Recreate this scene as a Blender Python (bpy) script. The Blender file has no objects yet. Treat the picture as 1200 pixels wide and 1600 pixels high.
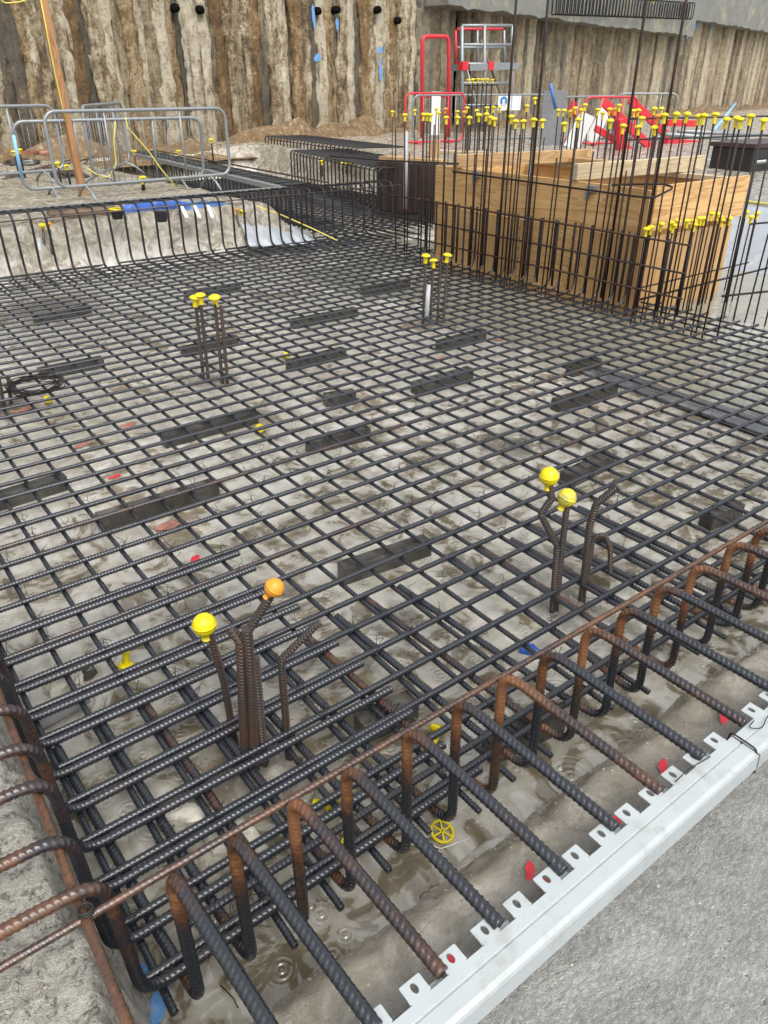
import bpy, math, random
import numpy as np
from mathutils import Vector, Matrix, Euler

random.seed(7)
RNG = np.random.default_rng(7)
scene = bpy.context.scene
COL = scene.collection

# ------------------------------------------------------------------ camera geometry
# world: X along the mat's top bars (towards the timber box), Y towards the far edge, Z up; z = 0 is the top bars' axis
FPX, CX, CY, HY, EYE = 1155.0, 600.0, 800.0, 135.0, 1.7
PITCH = math.atan((CY - HY) / FPX)
TH = math.radians(52.698)


def ray(x, y):
    u = (x - CX) / FPX
    v = -(y - CY) / FPX
    yf = math.cos(PITCH) + v * math.sin(PITCH)
    z = -math.sin(PITCH) + v * math.cos(PITCH)
    return Vector((u * math.sin(TH) + yf * math.cos(TH), -u * math.cos(TH) + yf * math.sin(TH), z))


EYEV = Vector((0, 0, EYE))


def W(x, y, z=0.0):
    d = ray(x, y)
    return EYEV + d * ((z - EYE) / d.z)


def onY(x, y, Y):
    d = ray(x, y)
    return EYEV + d * (Y / d.y)


def onX(x, y, X):
    d = ray(x, y)
    return EYEV + d * (X / d.x)


cam_d = bpy.data.cameras.new("camera")
cam = bpy.data.objects.new("camera", cam_d)
COL.objects.link(cam)
cam.location = EYEV
fwd = ray(CX, CY).normalized()
right = Vector((math.sin(TH), -math.cos(TH), 0))
up = right.cross(fwd)
cam.matrix_world = Matrix(((right.x, up.x, -fwd.x, 0), (right.y, up.y, -fwd.y, 0), (right.z, up.z, -fwd.z, EYE), (0, 0, 0, 1)))
cam_d.sensor_fit = 'VERTICAL'
cam_d.sensor_height = 36.0
cam_d.lens = FPX / 1600.0 * 36.0
cam_d.clip_start = 0.02
cam_d.clip_end = 600
scene.camera = cam

# ------------------------------------------------------------------ materials


class NT:
    def __init__(self, name):
        self.m = bpy.data.materials.new(name)
        self.m.use_nodes = True
        self.t = self.m.node_tree
        self.n = self.t.nodes
        self.b = self.n['Principled BSDF']

    def add(self, typ, **kw):
        nd = self.n.new(typ)
        for k, v in kw.items():
            setattr(nd, k, v)
        return nd

    def link(self, a, b):
        self.t.links.new(a, b)

    def coord(self, kind='Object'):
        if kind == 'World':
            return self.add('ShaderNodeNewGeometry').outputs['Position']
        return self.add('ShaderNodeTexCoord').outputs[kind]

    def mapping(self, vec, scale=(1, 1, 1), loc=(0, 0, 0), rot=(0, 0, 0)):
        mp = self.add('ShaderNodeMapping')
        mp.inputs['Scale'].default_value = scale
        mp.inputs['Location'].default_value = loc
        mp.inputs['Rotation'].default_value = rot
        self.link(vec, mp.inputs['Vector'])
        return mp.outputs['Vector']

    def noise(self, vec, scale, detail=4, rough=0.55, dist=0.0):
        nd = self.add('ShaderNodeTexNoise')
        nd.inputs['Scale'].default_value = scale
        nd.inputs['Detail'].default_value = detail
        nd.inputs['Roughness'].default_value = rough
        nd.inputs['Distortion'].default_value = dist
        self.link(vec, nd.inputs['Vector'])
        return nd.outputs['Fac']

    def voro(self, vec, scale, feature='F1', out='Distance', rnd=1.0):
        nd = self.add('ShaderNodeTexVoronoi', feature=feature)
        nd.inputs['Scale'].default_value = scale
        nd.inputs['Randomness'].default_value = rnd
        self.link(vec, nd.inputs['Vector'])
        return nd.outputs[out]

    def ramp(self, fac, stops, interp='LINEAR'):
        r = self.add('ShaderNodeValToRGB')
        r.color_ramp.interpolation = interp
        els = r.color_ramp.elements
        while len(els) < len(stops):
            els.new(0.5)
        for e, (p, c) in zip(els, stops):
            e.position = p
            e.color = (c[0], c[1], c[2], 1) if isinstance(c, (tuple, list)) else (c, c, c, 1)
        self.link(fac, r.inputs['Fac'])
        return r.outputs['Color']

    def math(self, op, a, b=None, clamp=False):
        nd = self.add('ShaderNodeMath', operation=op, use_clamp=clamp)
        for i, v in enumerate((a, b)):
            if v is None:
                continue
            if isinstance(v, (int, float)):
                nd.inputs[i].default_value = v
            else:
                self.link(v, nd.inputs[i])
        return nd.outputs[0]

    def mix(self, fac, a, b, blend='MIX'):
        nd = self.add('ShaderNodeMix', data_type='RGBA', blend_type=blend)
        for sock, v in ((nd.inputs[0], fac), (nd.inputs[6], a), (nd.inputs[7], b)):
            if isinstance(v, (int, float)):
                sock.default_value = v
            elif isinstance(v, (tuple, list)):
                sock.default_value = (v[0], v[1], v[2], 1)
            else:
                self.link(v, sock)
        return nd.outputs[2]

    def sep(self, vec):
        nd = self.add('ShaderNodeSeparateXYZ')
        self.link(vec, nd.inputs[0])
        return nd.outputs

    def attr(self, name):
        return self.add('ShaderNodeAttribute', attribute_name=name).outputs['Fac']

    def rand(self):
        return self.add('ShaderNodeObjectInfo').outputs['Random']

    def bump(self, height, strength=0.3, dist=0.01, normal=None):
        nd = self.add('ShaderNodeBump')
        nd.inputs['Strength'].default_value = strength
        nd.inputs['Distance'].default_value = dist
        self.link(height, nd.inputs['Height'])
        if normal is not None:
            self.link(normal, nd.inputs['Normal'])
        return nd.outputs['Normal']

    def set(self, **kw):
        for k, v in kw.items():
            s = self.b.inputs[k.replace('_', ' ')]
            if isinstance(v, (int, float)):
                s.default_value = v
            elif isinstance(v, (tuple, list)):
                s.default_value = (v[0], v[1], v[2], 1)
            else:
                self.link(v, s)
        return self.m


def m_rebar(name, rust=0.0, dark=(0.017, 0.020, 0.026), rough=0.26, spec=0.75):
    t = NT(name)
    w = t.coord('World')
    rnd = t.rand()
    n1 = t.noise(w, 9.0, 5, 0.65)
    n2 = t.noise(w, 70.0, 3, 0.6)
    a = t.attr('rust')
    f = t.math('ADD', t.math('MULTIPLY', n1, 0.55), t.math('MULTIPLY', n2, 0.35))
    f = t.math('ADD', f, t.math('MULTIPLY', t.math('SUBTRACT', rnd, 0.5), 0.10))
    f = t.math('ADD', f, t.math('MULTIPLY', a, 0.36))
    f = t.math('ADD', f, rust)
    col = t.ramp(f, [(0.50, dark), (0.60, (dark[0] * 1.1 + 0.012, dark[1] * 1.0, dark[2] * 0.8)), (0.70, (0.075, 0.036, 0.020)), (0.84, (0.15, 0.060, 0.025)), (0.97, (0.24, 0.105, 0.042))])
    rg = t.math('ADD', t.math('MULTIPLY', n2, 0.24), rough - 0.10)
    rg = t.math('ADD', rg, t.math('MULTIPLY', t.math('SUBTRACT', f, 0.6, True), 0.5))
    return t.set(Base_Color=col, Roughness=rg, Specular_IOR_Level=spec, Metallic=0.1, Normal=t.bump(n2, 0.35, 0.0015))


def m_plain(name, col, rough=0.5, metal=0.0, var=0.12, scale=18, bump=0.1, spec=0.5, dirt=None, dscale=6):
    t = NT(name)
    w = t.coord('World')
    n = t.noise(w, scale, 5, 0.6)
    c = t.mix(n, tuple(max(0, v * (1 - var * 2)) for v in col), tuple(min(1, v * (1 + var * 2)) for v in col))
    if dirt:
        d = t.ramp(t.noise(w, dscale, 6, 0.7), [(0.52, 0.0), (0.66, 1.0)])
        c = t.mix(t.math('MULTIPLY', d, 0.75), c, dirt)
    return t.set(Base_Color=c, Roughness=rough, Metallic=metal, Specular_IOR_Level=spec, Normal=t.bump(n, bump, 0.004))


def m_wood(name, light, dark, axis='X', rough=0.55, wet=0.0):
    t = NT(name)
    o = t.coord('Object')
    sc = {'X': (0.35, 5, 5), 'Y': (5, 0.35, 5), 'Z': (5, 5, 0.35)}[axis]
    v = t.mapping(o, sc)
    rv = t.rand()
    add = t.add('ShaderNodeVectorMath', operation='ADD')
    t.link(v, add.inputs[0])
    cmb = t.add('ShaderNodeCombineXYZ')
    t.link(t.math('MULTIPLY', rv, 13.0), cmb.inputs[0])
    t.link(t.math('MULTIPLY', rv, 7.0), cmb.inputs[2])
    t.link(cmb.outputs[0], add.inputs[1])
    v = add.outputs[0]
    n = t.noise(v, 1.3, 3, 0.5, 0.6)
    rings = t.math('FRACT', t.math('MULTIPLY', n, 11.0))
    fine = t.noise(t.mapping(v, (1, 14, 14) if axis == 'X' else ((14, 1, 14) if axis == 'Y' else (14, 14, 1))), 2.2, 4, 0.65)
    f = t.math('ADD', t.math('MULTIPLY', rings, 0.5), t.math('MULTIPLY', fine, 0.55))
    col = t.ramp(f, [(0.14, tuple(a * 0.62 for a in dark)), (0.30, dark), (0.50, tuple((a + b) / 2 for a, b in zip(light, dark))), (0.80, light)])
    kn = t.voro(t.mapping(o, (2.2, 2.2, 2.2)), 1.6)
    knot = t.ramp(kn, [(0.05, 1.0), (0.09, 0.0)])
    col = t.mix(t.math('MULTIPLY', knot, 0.8), col, (dark[0] * 0.35, dark[1] * 0.3, dark[2] * 0.3))
    stain = t.ramp(t.noise(t.coord('World'), 2.6, 5, 0.7), [(0.5, 0.0), (0.75, 1.0)])
    col = t.mix(t.math('MULTIPLY', stain, 0.35), col, (dark[0] * 0.55, dark[1] * 0.55, dark[2] * 0.6))
    return t.set(Base_Color=col, Roughness=rough, Normal=t.bump(f, 0.25, 0.003))


def m_ground():
    t = NT('wet_ground')
    w = t.coord('World')
    x, y, z = t.sep(w)
    up_f = t.ramp(z, [(0.0, 0.0), (1.0, 1.0)])
    up_f = t.math('MULTIPLY', t.math('SUBTRACT', z, -0.02), 4.0, True)
    big = t.noise(w, 1.7, 5, 0.6)
    mid = t.noise(w, 7.0, 6, 0.65, 1.2)
    fin = t.noise(w, 45.0, 6, 0.7)
    grit = t.noise(w, 160.0, 3, 0.7)
    # pit floor: pale cement film, tan silt, brown mud, sky reflection painted into swirls
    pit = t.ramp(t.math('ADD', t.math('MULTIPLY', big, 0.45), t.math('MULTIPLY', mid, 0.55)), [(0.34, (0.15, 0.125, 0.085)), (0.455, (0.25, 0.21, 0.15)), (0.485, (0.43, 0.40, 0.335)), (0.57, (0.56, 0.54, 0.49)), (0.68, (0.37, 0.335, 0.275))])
    pink = t.ramp(t.noise(t.mapping(w, loc=(3.1, 1.7, 0)), 1.3, 3, 0.5), [(0.56, 0.0), (0.70, 1.0)])
    pit = t.mix(t.math('MULTIPLY', pink, 0.45), pit, (0.33, 0.21, 0.145))
    spk = t.ramp(t.noise(w, 60.0, 4, 0.75), [(0.30, 1.0), (0.37, 0.0)])
    pit = t.mix(t.math('MULTIPLY', spk, 0.6), pit, (0.07, 0.06, 0.05))
    # upper slab: grey slurry with aggregate specks
    upc = t.ramp(t.math('ADD', t.math('MULTIPLY', mid, 0.72), t.math('MULTIPLY', fin, 0.28)), [(0.28, (0.165, 0.165, 0.150)), (0.44, (0.245, 0.245, 0.228)), (0.56, (0.295, 0.295, 0.276)), (0.74, (0.37, 0.368, 0.345))])
    far = t.math('MULTIPLY', t.math('SUBTRACT', y, 4.0), 0.3, True)
    upc = t.mix(far, upc, t.ramp(mid, [(0.36, (0.17, 0.14, 0.10)), (0.5, (0.33, 0.295, 0.23)), (0.66, (0.47, 0.44, 0.375))]))
    lefty = t.math('MULTIPLY', t.math('SUBTRACT', 0.16, x), 12.0, True)
    rub = t.ramp(t.noise(w, 34.0, 6, 0.85), [(0.40, 1.0), (0.48, 0.0)])
    ledge = t.math('MULTIPLY', t.math('MULTIPLY', t.math('SUBTRACT', y, 0.50), 9.0, True), t.math('SUBTRACT', 1.0, t.math('MULTIPLY', t.math('SUBTRACT', y, 1.2), 4.0, True)), True)
    ledge = t.math('MULTIPLY', ledge, t.math('SUBTRACT', 1.0, lefty))
    upc = t.mix(t.math('MULTIPLY', ledge, 0.92), upc, t.ramp(mid, [(0.36, (0.165, 0.143, 0.103)), (0.5, (0.225, 0.20, 0.152)), (0.60, (0.31, 0.285, 0.235))]))
    upc = t.mix(t.math('MULTIPLY', lefty, 0.7), upc, (0.47, 0.445, 0.375))
    upc = t.mix(t.math('MULTIPLY', t.math('MULTIPLY', rub, lefty), 0.85), upc, (0.09, 0.078, 0.06))
    pit_n = t.noise(t.mapping(w, (1, 1.6, 1), rot=(0, 0, 0.9)), 75.0, 4, 0.7, 0.8)
    sp2 = t.ramp(pit_n, [(0.34, 1.0), (0.40, 0.0)])
    spm = t.ramp(t.noise(w, 3.6, 4, 0.7), [(0.47, 0.0), (0.60, 1.0)])
    upc = t.mix(t.math('MULTIPLY', t.math('MULTIPLY', sp2, spm), 0.85), upc, (0.05, 0.045, 0.04))
    col = t.mix(up_f, pit, upc)
    mud = t.attr('mud')
    mudf = t.math('MULTIPLY', mud, t.math('ADD', t.math('MULTIPLY', fin, 1.2), 0.3), True)
    col = t.mix(mudf, col, t.ramp(fin, [(0.35, (0.045, 0.040, 0.032)), (0.6, (0.12, 0.105, 0.085)), (0.75, (0.3, 0.28, 0.24))]))
    rgh = t.math('ADD', t.math('MULTIPLY', mid, 0.55), -0.04, True)
    rgh = t.math('ADD', rgh, t.math('MULTIPLY', lefty, 0.2), True)
    rgh = t.math('SUBTRACT', rgh, t.math('MULTIPLY', ledge, 0.22), True)
    hgt = t.math('ADD', t.math('MULTIPLY', fin, 0.48), t.math('MULTIPLY', grit, 0.06))
    sw = t.noise(t.mapping(w, (1, 1.7, 1), rot=(0, 0, 0.6)), 62.0, 4, 0.6, 1.6)
    rid = t.math('SUBTRACT', 1.0, t.math('MULTIPLY', t.math('ABSOLUTE', t.math('SUBTRACT', sw, 0.5)), 5.0), True)
    hgt = t.math('ADD', hgt, t.math('MULTIPLY', t.math('MULTIPLY', rid, up_f), 0.22))
    hgt = t.math('ADD', hgt, t.math('MULTIPLY', t.math('MULTIPLY', t.noise(w, 24.0, 5, 0.75), lefty), 2.2))
    hgt = t.math('MULTIPLY', hgt, t.math('SUBTRACT', 1.0, t.math('MULTIPLY', ledge, 0.6)))
    return t.set(Base_Color=col, Roughness=rgh, Specular_IOR_Level=0.75, Normal=t.bump(hgt, 1.0, 0.0115))


def m_water():
    t = NT('muddy_water')
    w = t.coord('World')
    # raindrop rings: concentric waves around sparse points
    h = None
    for sc, off, k in ((4.2, (0, 0, 0), 300.0), (6.5, (2.3, 1.1, 0), 380.0), (9.5, (7.7, 4.2, 0), 420.0)):
        mp = t.mapping(w, (1, 1, 0), loc=off)
        nd = t.add('ShaderNodeTexVoronoi', voronoi_dimensions='2D')
        nd.inputs['Scale'].default_value = sc
        t.link(mp, nd.inputs['Vector'])
        dist = nd.outputs['Distance']
        s = t.math('SINE', t.math('MULTIPLY', dist, k / sc))
        cr = t.sep(nd.outputs['Color'])
        rad = t.math('MULTIPLY', cr[0], 0.36)
        fall = t.math('SUBTRACT', 1.0, t.math('DIVIDE', dist, t.math('ADD', rad, 0.05)), True)
        on = t.math('GREATER_THAN', cr[1], 0.45)
        g = t.math('MULTIPLY', t.math('MULTIPLY', s, fall), on)
        h = g if h is None else t.math('ADD', h, g)
    wav = t.noise(t.mapping(w, (1, 1, 0)), 11.0, 2, 0.4, 0.8)
    h = t.math('ADD', t.math('MULTIPLY', h, 0.55), t.math('MULTIPLY', wav, 1.0))
    x, y, z = t.sep(w)
    silt = t.math('ADD', t.noise(w, 4.2, 5, 0.58, 1.6), t.math('MULTIPLY', t.math('SUBTRACT', y, 1.5), 0.045, True))  # silt tone; its pale patches also carry sky reflection put into the colour
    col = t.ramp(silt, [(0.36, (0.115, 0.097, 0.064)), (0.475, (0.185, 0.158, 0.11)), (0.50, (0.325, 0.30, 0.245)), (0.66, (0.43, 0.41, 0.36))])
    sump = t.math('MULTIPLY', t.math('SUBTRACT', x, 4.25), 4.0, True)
    col = t.mix(sump, col, (0.27, 0.26, 0.205))  # pale sump colour stands for the sky reflected there
    return t.set(Base_Color=col, Roughness=0.035, IOR=1.6, Specular_IOR_Level=1.0, Normal=t.bump(h, 0.6, 0.0065))


def m_pile(name, stops, streak, holes=0.5):
    t = NT(name)
    w = t.coord('World')
    rnd = t.rand()
    cmb = t.add('ShaderNodeCombineXYZ')
    t.link(t.math('MULTIPLY', rnd, 40.0), cmb.inputs[2])
    add = t.add('ShaderNodeVectorMath', operation='ADD')
    t.link(t.mapping(w, (1.0, 1.0, 0.22)), add.inputs[0])
    t.link(cmb.outputs[0], add.inputs[1])
    st = t.noise(add.outputs[0], streak, 6, 0.68, 0.3)
    bl = t.noise(w, 4.6, 7, 0.78, 0.4)
    fi = t.noise(w, 17.0, 6, 0.8)
    f = t.math('ADD', t.math('MULTIPLY', st, 0.38), t.math('MULTIPLY', bl, 0.34))
    f = t.math('ADD', f, t.math('MULTIPLY', fi, 0.28))
    f = t.math('ADD', f, t.math('MULTIPLY', t.math('SUBTRACT', rnd, 0.5), 0.16))
    col = t.ramp(f, stops)
    x, y, z = t.sep(w)
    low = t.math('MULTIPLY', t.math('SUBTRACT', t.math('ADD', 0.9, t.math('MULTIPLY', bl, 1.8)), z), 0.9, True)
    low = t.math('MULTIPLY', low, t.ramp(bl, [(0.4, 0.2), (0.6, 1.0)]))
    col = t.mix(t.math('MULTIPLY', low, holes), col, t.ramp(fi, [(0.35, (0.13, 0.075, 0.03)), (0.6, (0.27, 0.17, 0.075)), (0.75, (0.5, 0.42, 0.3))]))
    return t.set(Base_Color=col, Roughness=0.55, Specular_IOR_Level=0.4, Normal=t.bump(t.math('ADD', t.math('MULTIPLY', bl, 1.0), t.math('MULTIPLY', fi, 0.8)), 1.0, 0.10))


M = {}
M['rebar'] = m_rebar('wet_rebar')
M['rebar_brown'] = m_rebar('brown_rebar', 0.15)
M['rebar_rust'] = m_rebar('rusty_rebar', 0.27)
M['cranked'] = m_rebar('cranked_rebar', 0.005)
M['rebar_far'] = m_rebar('black_rebar', 0.02, (0.016, 0.016, 0.018), 0.42, 0.4)
M['starter'] = m_rebar('starter_rebar', 0.08, (0.018, 0.014, 0.013), 0.5, 0.3)
M['cluster'] = m_rebar('cluster_rebar', 0.10, (0.036, 0.031, 0.027), 0.36, 0.6)
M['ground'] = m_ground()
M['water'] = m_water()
M['block'] = m_plain('spacer_concrete', (0.042, 0.039, 0.034), 0.22, 0, 0.2, 25, 0.4, dirt=(0.10, 0.093, 0.078), dscale=4)
M['lump'] = m_plain('broken_concrete', (0.55, 0.53, 0.45), 0.6, 0, 0.25, 14, 0.8, dirt=(0.2, 0.17, 0.12))
M['white_steel'] = m_plain('white_galvanised_steel', (0.385, 0.42, 0.425), 0.28, 0.1, 0.05, 9, 0.03, dirt=(0.30, 0.305, 0.285), dscale=11)
M['galv'] = m_plain('galvanised_steel', (0.235, 0.255, 0.265), 0.38, 0.35, 0.12, 20, 0.05, dirt=(0.30, 0.30, 0.28), dscale=9)
M['grey_tube'] = m_plain('grey_plastic', (0.33, 0.35, 0.36), 0.35, 0, 0.08, 14, 0.04, dirt=(0.5, 0.5, 0.47))
M['yellow'] = m_plain('yellow_plastic', (0.66, 0.53, 0.01), 0.38, 0, 0.06, 8, 0.02)
M['ball_yellow'] = m_plain('bright_yellow_plastic', (0.66, 0.54, 0.0), 0.42, 0, 0.05, 30, 0.05, dirt=(0.55, 0.48, 0.06), dscale=40)
M['ball_dirty'] = m_plain('muddied_yellow_plastic', (0.62, 0.54, 0.02), 0.5, 0, 0.05, 8, 0.1, dirt=(0.20, 0.20, 0.165), dscale=17)
M['orange'] = m_plain('orange_plastic', (0.68, 0.27, 0.02), 0.42, 0, 0.06, 20, 0.05, dirt=(0.55, 0.28, 0.08), dscale=40)
M['red'] = m_plain('red_paint', (0.58, 0.02, 0.035), 0.4, 0, 0.12, 15, 0.03, dirt=(0.32, 0.05, 0.05))
M['red_spray'] = m_plain('red_spray_paint', (0.62, 0.03, 0.05), 0.6, 0, 0.25, 60, 0.2)
M['pink_spray'] = m_plain('faded_red_spray_paint', (0.36, 0.155, 0.12), 0.5, 0, 0.35, 40, 0.2, dirt=(0.36, 0.31, 0.25), dscale=24)
M['blue_spray'] = m_plain('blue_spray_paint', (0.10, 0.27, 0.56), 0.6, 0, 0.35, 30, 0.2, dirt=(0.35, 0.32, 0.26), dscale=16)
M['blue'] = m_plain('blue_plastic', (0.02, 0.09, 0.36), 0.4, 0, 0.25, 12, 0.3)
M['blue_pale'] = m_plain('blue_sheet', (0.06, 0.17, 0.42), 0.4, 0, 0.3, 14, 0.4)
M['cyan'] = m_plain('cyan_tape', (0.10, 0.52, 0.66), 0.4, 0, 0.1)
M['blue_tape'] = m_plain('blue_tape', (0.22, 0.45, 0.70), 0.5, 0, 0.15)
M['ply'] = m_wood('plywood', (0.66, 0.42, 0.185), (0.47, 0.26, 0.095), 'Y')
M['ply_x'] = m_wood('plywood_plank', (0.70, 0.45, 0.195), (0.46, 0.245, 0.085), 'X')
M['board_z'] = m_wood('timber_board', (0.62, 0.39, 0.17), (0.46, 0.26, 0.10), 'Z')
M['plank'] = m_wood('sawn_timber', (0.52, 0.34, 0.17), (0.34, 0.20, 0.085), 'X')
M['plank_pale'] = m_wood('pale_sawn_timber', (0.56, 0.46, 0.30), (0.38, 0.29, 0.17), 'X')
M['post'] = m_wood('orange_timber', (0.42, 0.215, 0.09), (0.25, 0.115, 0.045), 'Z')
M['old_wood'] = m_wood('weathered_timber', (0.24, 0.18, 0.12), (0.13, 0.09, 0.06), 'X')
M['concrete'] = m_plain('beam_concrete', (0.165, 0.17, 0.152), 0.5, 0, 0.22, 3.0, 0.4, dirt=(0.36, 0.31, 0.21), dscale=1.4)
M['cord'] = m_plain('yellow_cord', (0.66, 0.55, 0.10), 0.6, 0, 0.1, 30, 0.1)
M['black'] = m_plain('black_plastic', (0.015, 0.015, 0.016), 0.4, 0, 0.1)
M['wire'] = m_plain('tie_wire_steel', (0.025, 0.022, 0.020), 0.5, 0.3, 0.2)
M['poly'] = m_plain('polythene', (0.33, 0.36, 0.40), 0.16, 0, 0.12, 5, 0.5, dirt=(0.50, 0.50, 0.47), dscale=3)
M['poly_dark'] = m_plain('dark_polythene', (0.10, 0.105, 0.115), 0.22, 0, 0.2, 6, 0.6, dirt=(0.24, 0.23, 0.20), dscale=3)
M['steel_dark'] = m_plain('dark_rusty_steel', (0.045, 0.028, 0.024), 0.5, 0.1, 0.25, 9, 0.2)
M['sign_white'] = m_plain('sign_white', (0.78, 0.80, 0.80), 0.4, 0, 0.03)
M['sign_blue'] = m_plain('sign_blue', (0.03, 0.22, 0.55), 0.4, 0, 0.03)
M['pipe_red'] = m_plain('red_brown_pipe', (0.24, 0.085, 0.05), 0.4, 0, 0.2)
M['soil'] = m_plain('clay_soil', (0.125, 0.078, 0.036), 0.7, 0, 0.6, 7.0, 1.0, dirt=(0.36, 0.29, 0.19), dscale=9)
M['hole'] = m_plain('recess_shade', (0.008, 0.008, 0.008), 1.0, 0, 0.1, spec=0.0)  # black colour stands for the shade inside wall holes and behind piles
CREAM = [(0.38, (0.085, 0.072, 0.055)), (0.44, (0.22, 0.15, 0.075)), (0.485, (0.45, 0.37, 0.24)), (0.54, (0.70, 0.64, 0.50)), (0.63, (0.30, 0.21, 0.11))]
BROWN = [(0.39, (0.065, 0.045, 0.028)), (0.45, (0.17, 0.10, 0.04)), (0.51, (0.28, 0.175, 0.075)), (0.56, (0.50, 0.40, 0.25)), (0.63, (0.14, 0.10, 0.065))]
GREY = [(0.38, (0.085, 0.074, 0.058)), (0.46, (0.135, 0.118, 0.09)), (0.52, (0.21, 0.165, 0.10)), (0.57, (0.44, 0.36, 0.23)), (0.64, (0.15, 0.12, 0.08))]
M['pile_cream'] = m_pile('pale_pile_face', CREAM, 3.2, 0.45)
M['pile_brown'] = m_pile('clay_pile_face', BROWN, 3.0, 0.6)
M['pile_grey'] = m_pile('grey_pile_face', GREY, 3.0, 0.35)
TAN = [(0.37, (0.10, 0.078, 0.052)), (0.43, (0.25, 0.195, 0.125)), (0.50, (0.42, 0.34, 0.225)), (0.57, (0.60, 0.52, 0.375)), (0.67, (0.26, 0.20, 0.13))]
TANG = [(0.37, (0.085, 0.075, 0.06)), (0.47, (0.19, 0.165, 0.125)), (0.56, (0.35, 0.295, 0.21)), (0.66, (0.54, 0.46, 0.33))]
M['pile_tan'] = m_pile('tan_pile_face', TAN, 3.0, 0.25)
M['pile_tangrey'] = m_pile('dark_tan_pile_face', TANG, 3.0, 0.25)

# ------------------------------------------------------------------ mesh helpers


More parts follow.
